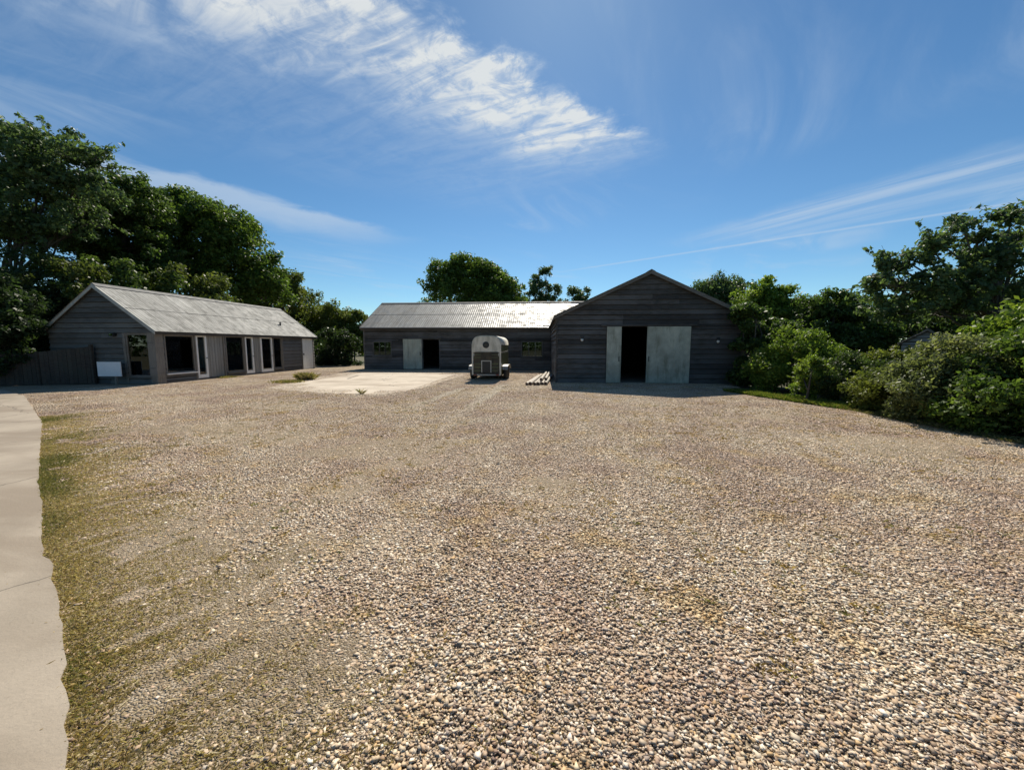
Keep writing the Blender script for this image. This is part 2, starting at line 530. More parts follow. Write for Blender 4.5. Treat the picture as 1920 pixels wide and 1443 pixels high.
# concrete path: ragged right-hand edge, real thickness
EDGE_PX = [(45, 742), (78, 790), (77, 820), (75, 850), (72, 905), (80, 960), (79, 1010), (82, 1045), (101, 1062), (97, 1090), (110, 1125), (116, 1175), (122, 1250), (126, 1330), (125, 1400), (125, 1443)]
EDGE = [onground(*q)[:2] for q in EDGE_PX]
d0 = EDGE[-1] - EDGE[-3]; d0 = d0 / np.hypot(*d0)
EDGE = [np.array((-19.5, 12.6)), np.array((-18.2, 11.9))] + EDGE + [EDGE[-1] + d0 * 1.5, EDGE[-1] + d0 * 6]
rs = np.random.RandomState(3)
fine = []
for a, b in zip(EDGE[:-1], EDGE[1:]):
    n = max(1, int(np.hypot(*(b - a)) / 0.12))
    for k in range(n):
        nn = np.array((b - a)[::-1]) * (1, -1); nn = nn / np.hypot(*nn)
        fine.append(a + (b - a) * k / n + nn * rs.normal(0, 0.006))
fine.append(EDGE[-1])
fine = np.array(fine)
PATH_LEFT = [(fine[-1][0] - 2.5, fine[-1][1] - 2), (-30, 8.0), (-32, 12.6)]
PATH = [tuple(q) for q in fine] + PATH_LEFT
mb = MB()
n = len(PATH)
mb.add([(x, y, 0.020) for x, y in PATH] + [(x, y, -0.05) for x, y in PATH], [tuple(range(n))[::-1]] + [(i, (i + 1) % n, n + (i + 1) % n, n + i) for i in range(n)])
tag(mb.build('path', M['path']), 'pale concrete path running along the left edge of the yard', None, None, 'structure')

PAD_PX = [(500, 727), (545, 732), (590, 736), (660, 739.5), (720, 740), (790, 728), (830, 715), (875, 703), (820, 697.5), (650, 698), (580, 710)]
PAD0 = [onground(*q)[:2] for q in PAD_PX]
PAD = []
for a, b in zip(PAD0, PAD0[1:] + PAD0[:1]):
    m = max(1, int(np.hypot(*(b - a)) / .3))
    PAD += [tuple(a + (b - a) * k / m + rs.normal(0, .035, 2)) for k in range(m)]
mb = MB(); n = len(PAD)
mb.add([(x, y, 0.009) for x, y in PAD] + [(x, y, -0.05) for x, y in PAD], [tuple(range(n)), tuple(range(n, 2 * n))[::-1]] + [(i, n + i, n + (i + 1) % n, (i + 1) % n) for i in range(n)])
o = mb.build('concrete_pad', M['pad'])
tag(o, 'pale flat concrete pad in the gravel before the long low building', None, None, 'structure')


def inside(poly, x, y):
    r = False; j = len(poly) - 1
    for i in range(len(poly)):
        xi, yi = poly[i]; xj, yj = poly[j]
        if (yi > y) != (yj > y) and x < (xj - xi) * (y - yi) / (yj - yi) + xi:
            r = not r
        j = i
    return r


def build_yard():
    """fines rise between the stones here and there and bury the smaller ones"""
    st = .2
    xs = np.arange(-24, 8.41, st); ys = np.arange(-9, 30.01, st)
    X, Y = np.meshgrid(xs, ys, indexing='ij')
    q = np.stack([X.ravel(), Y.ravel()], 1)
    nz = vnoise(41, q, .45) * .45 + vnoise(42, q + 3, 1.3) * .33 + vnoise(43, q, 3.1) * .22
    z = .0105 * np.clip((nz - .46) / .22, 0, 1) ** 1.3
    bad = np.array([inside(PATH, *p) or inside(PAD, *p) for p in q])
    z = np.where(bad, -.006, z)
    ok = np.array([inside(YARD, a + st / 2, b + st / 2) for a, b in q]).reshape(X.shape)
    ny = len(ys)
    f = [(i * ny + j, (i + 1) * ny + j, (i + 1) * ny + j + 1, i * ny + j + 1) for i in range(len(xs) - 1) for j in range(ny - 1) if ok[i, j]]
    o = mesh_obj('gravel_yard', np.column_stack([q, z]), f, M['yard'], None, True)
    tag(o, 'flat gravel yard in front of the timber barns', None, None, 'structure')


build_yard()

# ------------------------------------------------------------------ cladding
def board(parent, o, d, nrm, b0, b1, t0, t1, z0, z1, mat, out0=0.062, out1=0.008, name='board'):
    """feather-edge board on a wall: o wall origin, d along, nrm outward"""
    o, d, nrm = Vector((*o, 0)), Vector((*d, 0)), Vector((*nrm, 0))
    P = lambda s, z, k: o + d * s + nrm * k + Vector((0, 0, z))
    lo = z0 + 0.02
    q = [P(b0, lo, 0.002), P(b1, lo, 0.002), P(b1, lo, out0), P(b0, lo, out0), P(t0, z1, 0.002), P(t1, z1, 0.002), P(t1, z1, out1), P(t0, z1, out1)]
    return mesh_obj(name, q, BOXF, mat, parent)


def clad_wall(parent, o, d, nrm, length, z0, ztop, mat, openings=(), gable=None, row=0.21, seed=0, thick=0.10):
    """weatherboarded wall; gable = (ridge_s, ridge_z) for a triangular top. Boards are parts of the wall part."""
    rr = random.Random(seed)
    back = MB()
    top = gable[1] if gable else ztop

    def lim(z):
        if gable is None or z <= ztop:
            return 0.0, length
        k = (z - ztop) / (gable[1] - ztop)
        return gable[0] * k, length + (gable[0] - length) * k
    rows = []
    z = z0
    while z < top - 0.01:
        z1 = min(z + row, top)
        if gable is None or z >= ztop or z1 <= ztop:
            rows.append((z, z1))
        else:
            rows += [(z, ztop), (ztop, z1)] if ztop - z > 0.06 else [(z, z1)]
        z = z1
    # snap rows to opening heads and sills
    cuts = sorted({round(v, 3) for op in openings for v in op[2:4]})
    rows2 = []
    for a, b in rows:
        pts = [a] + [c for c in cuts if a + 0.02 < c < b - 0.02] + [b]
        rows2 += list(zip(pts[:-1], pts[1:]))
    wall = bpy.data.objects.new('wall', None)
    pieces = []
    for a, b in rows2:
        lb, lt = lim(a), lim(b)
        segs = [(lb[0], lb[1])]
        for (o0, o1, oz0, oz1) in openings:
            if oz0 < (a + b) / 2 < oz1:
                ns = []
                for (u, v) in segs:
                    if o1 <= u or o0 >= v:
                        ns.append((u, v)); continue
                    if o0 > u: ns.append((u, o0))
                    if o1 < v: ns.append((o1, v))
                segs = ns
        for (u, v) in segs:
            tu = lt[0] if u == lb[0] else u
            tv = lt[1] if v == lb[1] else v
            if v - u < 0.02: continue
            D, N, O = Vector((*d, 0)), Vector((*nrm, 0)), Vector((*o, 0))
            P = lambda s, z, k: O + D * s + N * k + Vector((0, 0, z))
            back.hexa([P(u, a, -thick), P(v, a, -thick), P(v, a, 0), P(u, a, 0)], [P(tu, b, -thick), P(tv, b, -thick), P(tv, b, 0), P(tu, b, 0)])
            s = u
            while s < v - 0.01:
                L = rr.uniform(2.4, 4.2)
                e = s + L
                if v - e < 0.9: e = v
                pieces.append((s + (0.002 if s > u else 0), e, tu if s == u else s + 0.002, tv if e == v else e, a, b))
                s = e
    w = back.build('wall', M['backing'], parent)
    for (b0, b1, t0, t1, a, b) in pieces:
        board(w, o, d, nrm, b0, b1, t0, t1, a + rr.uniform(-0.004, 0.004), b, mat, 0.062 + rr.uniform(-0.010, 0.006), 0.008)
    return w


_sheet_cache = {}


def sheet_mesh(w, L, mat):
    key = (round(w, 3), round(L, 3), mat.name)
    if key in _sheet_cache:
        return _sheet_cache[key]
    nw = max(3, round(w / 0.146)); seg = nw * 4
    us = np.linspace(0, w + 0.06, seg + 1)
    zs = 0.0045 * np.cos(us / w * nw * 2 * math.pi)
    v = []; f = []
    for k, dz in ((0, 0.0), (1, -0.012)):
        for e in (0, L):
            v += [(u, e, z + dz) for u, z in zip(us, zs)]
    m = seg + 1
    for i in range(seg):
        f.append((i, i + 1, m + i + 1, m + i))
        f.append((2 * m + i, 3 * m + i, 3 * m + i + 1, 2 * m + i + 1))
        f.append((i, 2 * m + i, 2 * m + i + 1, i + 1))
    me = bpy.data.meshes.new('roof_sheet')
    me.from_pydata(v, [], f); me.materials.append(mat)
    _sheet_cache[key] = me
    return me


def roof_slope(roof, eave, along, up, length, slope, mat, courses=2, seed=0, trim=None, colw=1.0):
    """corrugated sheets laid on a slope; eave: corner point, along/up: unit vectors"""
    rr = random.Random(seed)
    along, up = Vector(along), Vector(up)
    nrm = along.cross(up).normalized()
    cols = max(1, round(length / colw)); w = length / cols
    for c in range(cols):
        s0 = trim(c * w + w / 2) if trim else 0.0
        L = slope - s0
        if L < 0.3: continue
        nc = courses if L > slope * 0.6 else 1
        for k in range(nc):
            l = L / nc + (0.10 if k < nc - 1 else 0.0)
            pos = Vector(eave) + along * (c * w) + up * (s0 + k * L / nc) + nrm * (0.02 + 0.016 * k + rr.uniform(0, 0.004) + 0.003 * (c % 2))
            me = sheet_mesh(w, round(l, 2), mat)
            ob = bpy.data.objects.new('roof_sheet', me); COL.objects.link(ob)
            ob.parent = roof
            mt = Matrix((along, up, nrm)).transposed().to_4x4()
            mt.translation = pos - root_loc(roof)
            ob.matrix_local = mt


def gable_roof(root, x0, x1, y0, y1, eave_z, ridge_z, axis, over, verge, mat, deck_t=0.06, courses=2, seed=0, trim_front=None, cols=None):
    """pitched roof over a rectangle; ridge along axis ('x' or 'y')"""
    if axis == 'y':
        half = (x1 - x0) / 2; mid = (x0 + x1) / 2; a0, a1 = y0 - verge, y1 + verge
    else:
        half = (y1 - y0) / 2; mid = (y0 + y1) / 2; a0, a1 = x0 - verge, x1 + verge
    k = (ridge_z - eave_z) / half
    sl = math.hypot(half + over, k * (half + over))
    ez = eave_z - k * over
    deck = MB()
    T = lambda s, z: (s, z)
    pts = [(-(half + over), ez), (0, ridge_z), (half + over, ez), (half + over, ez - deck_t), (0, ridge_z - deck_t), (-(half + over), ez - deck_t)]
    def P(c, a):
        return (mid + c[0], a, c[1]) if axis == 'y' else (a, mid + c[0], c[1])
    v = [P(c, a0) for c in pts] + [P(c, a1) for c in pts]
    f = [(0, 1, 7, 6), (1, 2, 8, 7), (2, 3, 9, 8), (3, 4, 10, 9), (4, 5, 11, 10), (5, 0, 6, 11), (0, 5, 4, 1), (1, 4, 3, 2), (6, 7, 10, 11), (7, 8, 9, 10)]
    deck.add(v, f)
    roof = deck.build('roof', M['backing'], root)
    c_, s_ = (half + over) / sl, (ridge_z - ez) / sl
    if axis == 'y':
        roof_slope(roof, (mid + half + over, a0, ez), (0, 1, 0), (-c_, 0, s_), a1 - a0, sl, mat, courses, seed)
        roof_slope(roof, (mid - half - over, a1, ez), (0, -1, 0), (c_, 0, s_), a1 - a0, sl, mat, courses, seed + 1)
    else:
        roof_slope(roof, (a0, mid - half - over, ez), (1, 0, 0), (0, c_, s_), a1 - a0, sl, mat, courses, seed, trim_front)
        roof_slope(roof, (a1, mid + half + over, ez), (-1, 0, 0), (0, -c_, s_), a1 - a0, sl, mat, courses, seed + 1)
    # ridge capping
    cap = MB(); w = 0.16
    zz = ridge_z + 0.085
    cp = [(-w, zz - w * k), (0, zz + 0.012), (w, zz - w * k), (w, zz - w * k - 0.03), (0, zz - 0.02), (-w, zz - w * k - 0.03)]
    v = [P(c, a0 - 0.01) for c in cp] + [P(c, a1 + 0.01) for c in cp]
    cap.add(v, f)
    cap.build('ridge_cap', M['ridge'], roof)
    return roof, ez, k


def barge(root, roof, axis, mid, half, over, a, ez, ridge_z, mat, depth=0.15, t=0.03, sgn=-1):
    for s in (-1, 1):
        mb = MB()
        def P(c, z, off):
            return (mid + c, a + off, z) if axis == 'y' else (a + off, mid + c, z)
        e = s * (half + over)
        o0, o1 = sorted((0.0, sgn * t))
        q = lambda off: [P(e, ez + 0.06, off), P(0, ridge_z + 0.06, off), P(0, ridge_z + 0.06 - depth, off), P(e, ez + 0.06 - depth, off)]
        A, B = q(o0), q(o1)
        mb.add(A + B, [(0, 1, 2, 3), (4, 7, 6, 5), (0, 4, 5, 1), (1, 5, 6, 2), (2, 6, 7, 3), (3, 7, 4, 0)])
        mb.build('barge_board', mat, roof)


# ================================================================== barn with sliding doors (right)
def build_barn():
    x0, x1, y0, y1 = 0.70, 8.50, 17.05, 31.0
    ez, rz, mid = 2.93, 4.72, 4.6
    root = thing('timber_barn', ((x0 + x1) / 2, y0, 0), 'large dark timber barn with tall gable and part-open pale sliding doors', 'barn')
    ops = [(3.45 - x0, 4.53 - x0, -0.1, 2.44)]
    # door opening spans both leaves; only the gap between the leaves is really open
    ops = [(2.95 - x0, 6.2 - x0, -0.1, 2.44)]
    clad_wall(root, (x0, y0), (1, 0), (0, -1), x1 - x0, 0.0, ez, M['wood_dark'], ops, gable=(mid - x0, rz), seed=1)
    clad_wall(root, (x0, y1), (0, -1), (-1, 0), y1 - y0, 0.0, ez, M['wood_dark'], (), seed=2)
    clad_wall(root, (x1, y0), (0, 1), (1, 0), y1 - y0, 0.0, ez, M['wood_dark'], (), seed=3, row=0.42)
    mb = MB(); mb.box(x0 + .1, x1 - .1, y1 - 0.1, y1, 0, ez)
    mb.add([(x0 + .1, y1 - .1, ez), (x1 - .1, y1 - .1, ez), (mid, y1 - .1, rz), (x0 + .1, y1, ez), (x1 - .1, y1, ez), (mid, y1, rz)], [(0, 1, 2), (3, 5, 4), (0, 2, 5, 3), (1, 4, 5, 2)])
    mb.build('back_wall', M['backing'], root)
    roof, e, k = gable_roof(root, x0, x1, y0, y1, ez, rz, 'y', 0.14, 0.16, M['roof_y'], seed=5)
    barge(root, roof, 'y', mid, (x1 - x0) / 2, 0.14, y0 - 0.165, e, rz, M['wood_trim'], depth=0.16)
    for xx in (x0 - 0.045, x1 - 0.05):
        MB().box(xx, xx + 0.095, y0 - 0.05, y0 + 0.05, 0, ez - 0.12).build('corner_board', M['wood_dark'], root)
    # sliding doors of galvanised sheet
    for (a, b, nm) in ((2.84, 3.45, 'narrow'), (4.53, 6.33, 'wide')):
        ya = y0 - 0.075
        leaf = MB().box(a, b, ya - 0.03, ya, 0.03, 2.44).build('sliding_door', M['zinc'], root)
        leaf['label'] = 'half-hidden narrow pale door leaf' if nm == 'narrow' else 'wide pale streaked door leaf'
        n = 1 if nm == 'narrow' else 3
        for i in range(n + 1):
            xx = a + (b - a - 0.05) * i / n
            MB().box(xx, xx + 0.05, ya - 0.042, ya - 0.0305, 0.03, 2.44).build('stile', M['zinc'], leaf)
        for zz in (0.031, 1.42, 2.385):
            MB().box(a + 0.052, b - 0.052, ya - 0.039, ya - 0.0308, zz, zz + 0.045).build('rail', M['zinc'], leaf)
        hx = b - 0.09 if nm == 'narrow' else a + 0.09
        MB().box(hx - 0.012, hx + 0.012, ya - 0.085, ya - 0.044, 0.95, 1.18).build('handle', M['black'], leaf)
    MB().box(2.6, 6.6, y0 - 0.115, y0 - 0.036, 2.46, 2.54).build('door_track', M['wood_dark'], root)
    # bulkhead lamps
    for lx, lz in ((1.78, 1.90), (7.47, 1.83)):
        lamp = MB().box(lx - 0.06, lx + 0.06, y0 - 0.11, y0 - 0.03, lz + 0.02, lz + 0.14).build('wall_lamp', M['black'], root)
        MB().lathe((lx, y0 - 0.085, lz + 0.019), (0, 0, -1), [(0, 0.055), (0.05, 0.06), (0.09, 0.04), (0.10, 0.01)], 12).build('lamp_glass', M['white'], lamp, True)
    # concrete floor inside
    MB().box(x0 + 0.11, x1 - 0.11, y0 + 0.02, y1 - 0.11, 0.004, 0.02).build('floor', M['path'], root)
    return root


build_barn()


# ================================================================== long low building (middle)
def build_long():
    x0, x1, y0, y1 = -12.05, 0.64, 25.70, 33.0
    ez, rz = 2.92, 4.80
    root = thing('stable_block', ((x0 + x1) / 2, y0, 0), 'long low dark timber building with pale corrugated roof behind the horse trailer', 'stable')
    wins = [(-11.45, -10.12, 0.92, 1.92), (-1.30, 0.14, 0.86, 1.92)]
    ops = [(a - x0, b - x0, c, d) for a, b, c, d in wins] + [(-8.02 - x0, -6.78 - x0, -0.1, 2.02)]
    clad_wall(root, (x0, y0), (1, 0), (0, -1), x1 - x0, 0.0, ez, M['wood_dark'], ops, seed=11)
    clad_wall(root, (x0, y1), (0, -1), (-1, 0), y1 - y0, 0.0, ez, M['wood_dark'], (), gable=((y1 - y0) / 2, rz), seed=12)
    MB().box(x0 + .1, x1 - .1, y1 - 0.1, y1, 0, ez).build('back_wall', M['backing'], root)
    MB().box(x0 + .11, x1 - .11, y0 + 0.02, y1 - .11, 0.004, 0.02).build('floor', M['path'], root)
    mk = (4.72 - 2.93) / 3.9

    def trim(s):
        X = x0 - 0.18 + s
        if X < 0.5: return 0.0
        z = 2.93 + (X - 0.70) * mk           # start where the barn roof is
        return max(0.0, (z - ez + 0.14) / ((rz - ez) / math.hypot((y1 - y0) / 2, rz - ez)))
    roof, e, k = gable_roof(root, x0, 4.0, y0, y1, ez, rz, 'x', 0.22, 0.18, M['roof_x'], seed=15, trim_front=trim)
    barge(root, roof, 'x', (y0 + y1) / 2, (y1 - y0) / 2, 0.22, x0 - 0.185, e, rz, M['wood_dark'], depth=0.16)
    # gutter and eaves board
    MB().box(x0 - 0.15, 0.52, y0 - 0.20, y0 - 0.17, e - 0.16, e - 0.005).build('fascia', M['wood_dark'], root)
    MB().tube([(x0 - 0.16, y0 - 0.27, e - 0.03), (0.5, y0 - 0.27, e - 0.03)], [0.055, 0.055], 8).build('gutter', M['black'], root)
    for (px, w) in ((x0 - 0.04, 0.1),):
        MB().box(px, px + w, y0 - 0.05, y0 + 0.05, 0, ez - 0.1).build('corner_board', M['wood_dark'], root)
    # windows
    for wi, (a, b, c, d) in enumerate(wins):
        fr = MB()
        for (p0, p1, q0, q1) in ((a, a + .07, c, d), (b - .07, b, c, d), (a + .07, b - .07, c, c + .07), (a + .07, b - .07, d - .07, d)):
            fr.box(p0, p1, y0 - 0.045, y0 + 0.06, q0, q1)
        win = fr.build('window', M['wood_grey'] if wi else M['wood_dark'], root)
        n = 3
        for i in range(1, n):
            xx = a + .07 + (b - a - .14) * i / n
            MB().box(xx - .025, xx + .025, y0 - 0.035, y0 + 0.045, c + .07, d - .07).build('mullion', M['wood_grey'] if wi else M['wood_dark'], win)
        for i in range(n):
            p0 = a + .07 + (b - a - .14) * i / n + .024; p1 = a + .07 + (b - a - .14) * (i + 1) / n - .024
            MB().box(p0, p1, y0 - 0.005, y0 + 0.003, c + .07, d - .07).build('pane', M['glass'], win)
        MB().box(a - .05, b + .05, y0 - 0.10, y0 - 0.036, c - 0.06, c - 0.004).build('sill', M['wood_grey'], win)
    # sliding door leaf standing open, track above
    ya = y0 - 0.07
    leaf = MB().box(-9.30, -8.02, ya - 0.03, ya, 0.04, 2.06).build('sliding_door', M['door_pale'], root)
    for i in range(5):
        xx = -9.30 + 1.23 * i / 4
        MB().box(xx, xx + 0.05, ya - 0.044, ya - 0.031, 0.04, 2.06).build('batten', M['door_pale'], leaf)
    MB().box(-8.14, -8.11, ya - 0.09, ya - 0.045, 0.95, 1.2).build('handle', M['black'], leaf)
    MB().box(-9.5, -6.6, y0 - 0.12, y0 - 0.036, 2.07, 2.17).build('door_track', M['wood_dark'], root)
    for xx in (-8.02, -6.84):
        MB().box(xx, xx + 0.06, y0 - 0.04, y0 + 0.06, 0.02, 2.02).build('door_jamb', M['wood_dark'], root)
    # broad header board right under the eaves
    MB().box(x0 + 0.06, x1 - 0.02, y0 - 0.055, y0 - 0.036, 2.30, 2.34).build('drip_rail', M['wood_dark'], root)
    return root


build_long()


# ================================================================== garden building (left)
def build_annexe():
    x1, y0, y1 = -16.21, 15.16, 26.55
    x0 = -21.05
    ez, rz = 2.36, 4.14
    mid = (x0 + x1) / 2
    root = thing('timber_annexe', (mid, y0, 0), 'low grey weatherboarded building with glazed doors along its right side', 'cabin')
    gops = [(-17.50 - x0, -16.47 - x0, 0.32, 2.14)]
    clad_wall(root, (x0, y0), (1, 0), (0, -1), x1 - x0 - 0.02, 0.0, ez, M['wood_grey'], gops, gable=(mid - x0, rz), row=0.215, seed=21)
    clad_wall(root, (x0, y1), (0, -1), (-1, 0), y1 - y0, 0.0, ez, M['wood_grey'], (), seed=22, row=0.43)
    clad_wall(root, (x1, y1), (-1, 0), (0, 1), x1 - x0, 0.0, ez, M['wood_grey'], (), gable=(mid - x0, rz), seed=23, row=0.43)
    # glazed side: openings measured along Y
    F = [('window', 15.52, 16.95, 0.42, 2.10), ('door', 17.03, 17.62, 0.10, 2.14), ('panel', 17.62, 18.60, 0.10, 2.12), ('window', 18.76, 19.98, 0.24, 2.12),
         ('door', 20.06, 20.66, 0.10, 2.14), ('panel', 20.66, 21.24, 0.10, 2.12), ('door', 21.24, 22.22, 0.10, 2.14), ('window', 22.30, 23.08, 0.24, 2.12), ('white', 25.18, 26.38, 0.06, 2.10)]
    ops = [(a - y0, b - y0, c, d) for k, a, b, c, d in F]
    clad_wall(root, (x1, y0), (0, 1), (1, 0), y1 - y0, 0.0, ez, M['wood_trim'], ops, seed=24, row=0.215)
    roof, e, k = gable_roof(root, x0, x1, y0, y1, ez, rz, 'y', 0.20, 0.14, M['roof_y'], seed=25)
    barge(root, roof, 'y', mid, (x1 - x0) / 2, 0.20, y0 - 0.145, e, rz, M['barge_pale'], depth=0.17)
    barge(root, roof, 'y', mid, (x1 - x0) / 2, 0.20, y1 + 0.145, e, rz, M['barge_pale'], depth=0.17, sgn=1)
    MB().box(x1 + 0.145, x1 + 0.175, y0 - 0.13, y1 + 0.13, e - 0.12, e - 0.004).build('fascia', M['wood_dark'], root)
    # stout corner post
    MB().box(x1 - 0.26, x1 + 0.06, y0 - 0.06, y0 + 0.30, 0.0, 2.18).build('corner_post', M['wood_post'], root)
    MB().box(x1 - 1.42, x1 - 0.20, y0 - 0.045, y0 - 0.036, 2.14, 2.26).build('lintel', M['wood_trim'], root)
    MB().box(-17.62, -17.50, y0 - 0.055, y0 + 0.03, 0.0, 2.14).build('corner_board', M['wood_post'], root)
    # gable window
    a, b, c, d = -17.50, -16.47, 0.32, 2.14
    fr = MB()
    for (p0, p1, q0, q1) in ((a, a + .06, c, d), (b - .06, b, c, d), (a + .06, b - .06, c, c + .06), (a + .06, b - .06, d - .06, d)):
        fr.box(p0, p1, y0 - 0.03, y0 + 0.05, q0, q1)
    win = fr.build('window', M['wood_post'], root)
    MB().box(a + .06, b - .06, y0 + 0.008, y0 + 0.016, c + .06, d - .06).build('pane', M['glass'], win)
    MB().box(a - .03, b + .03, y0 - 0.10, y0 - 0.04, c - 0.055, c - 0.004).build('sill', M['wood_trim'], win)
    for kind, a, b, c, d in F:
        def frame_of(w, mat, nm, xa, xb, bot=None):
            bt = bot or w
            fr = MB()
            for (p0, p1, q0, q1) in ((a, a + w, c, d), (b - w, b, c, d), (a + w, b - w, c, c + bt), (a + w, b - w, d - w, d)):
                fr.box(x1 + xa, x1 + xb, p0, p1, q0, q1)
            return fr.build(nm, mat, root)
        if kind == 'window':
            win = frame_of(0.06, M['wood_post'], 'window', -0.06, 0.045)
            MB().box(x1 - 0.012, x1 - 0.004, a + .06, b - .06, c + .06, d - .06).build('pane', M['glass'], win)
            MB().box(x1 + 0.046, x1 + 0.12, a - .02, b + .02, c - 0.05, c + 0.002).build('sill', M['white'] if a < 16 else M['wood_trim'], win)
        elif kind == 'door':
            dr = frame_of(0.10, M['white'], 'glazed_door', -0.03, 0.06, 0.16)
            dr['label'] = 'white-framed glazed door'
            MB().box(x1 + 0.008, x1 + 0.016, a + .10, b - .10, c + .16, d - .10).build('pane', M['glass'], dr)
            MB().box(x1 + 0.061, x1 + 0.10, b - .085, b - .02, 1.02, 1.05).build('handle', M['black'], dr)
        elif kind == 'panel':
            n = max(3, round((b - a) / 0.16)); w = (b - a) / n
            pn = MB().box(x1 - 0.06, x1 - 0.005, a, b, c, d).build('shutter', M['wood_panel'], root)
            for i in range(n):
                MB().box(x1 - 0.004, x1 + 0.02 + 0.004 * (i % 2), a + i * w + .006, a + (i + 1) * w - .006, c, d).build('plank', M['wood_panel'], pn)
        else:
            dr = MB().box(x1 - 0.03, x1 + 0.03, a, b, c, d).build('door', M['white'], root)
            dr['label'] = 'plain off-white solid door'
            MB().box(x1 + 0.031, x1 + 0.08, a + .08, a + .12, 0.98, 1.10).build('handle', M['black'], dr)
    for yy in (16.955, 18.605, 19.985, 22.225, 23.085, 25.08):
        MB().box(x1 - 0.02, x1 + 0.075, yy, yy + 0.07, 0.0, 2.16).build('post', M['wood_post'], root)
    MB().box(x1 + 0.03, x1 + 0.066, y0 + 0.31, 25.0, 0.0, 0.095).build('plinth', M['wood_dark'], root)
    # light under the gable, vent pipe in the roof
    lamp = MB().box(-18.10, -17.88, y0 - 0.17, y0 - 0.035, 2.03, 2.16).build('security_light', M['black'], root)
    MB().box(-18.07, -17.91, y0 - 0.185, y0 - 0.171, 2.045, 2.145).build('lamp_glass', M['glass'], lamp)
    vx = x1 - 0.75
    vz = ez + (x1 - vx) * k
    MB().tube([(vx, 24.2, vz - 0.05), (vx, 24.2, vz + 0.20), (vx, 24.2, vz + 0.22)], [0.05, 0.05, 0.075], 10).build('vent_pipe', M['black'], root)
    # inside: floor, partition, pale bench by the window
    MB().box(x0 + .11, x1 - .11, y0 + 0.11, y1 - .11, 0.004, 0.06).build('floor', M['interior'], root)
    MB().box(x0 + .12, x1 - .12, 19.99, 20.05, 0.07, 2.3).build('partition', M['interior'], root)
    MB().box(-18.6, -18.5, y0 + .12, 19.98, 0.07, 2.3).build('partition', M['interior'], root)
    MB().box(-17.4, -16.75, 15.6, 17.4, 0.061, 0.50).build('bench_seat', M['cushion'], root)
    return root


build_annexe()


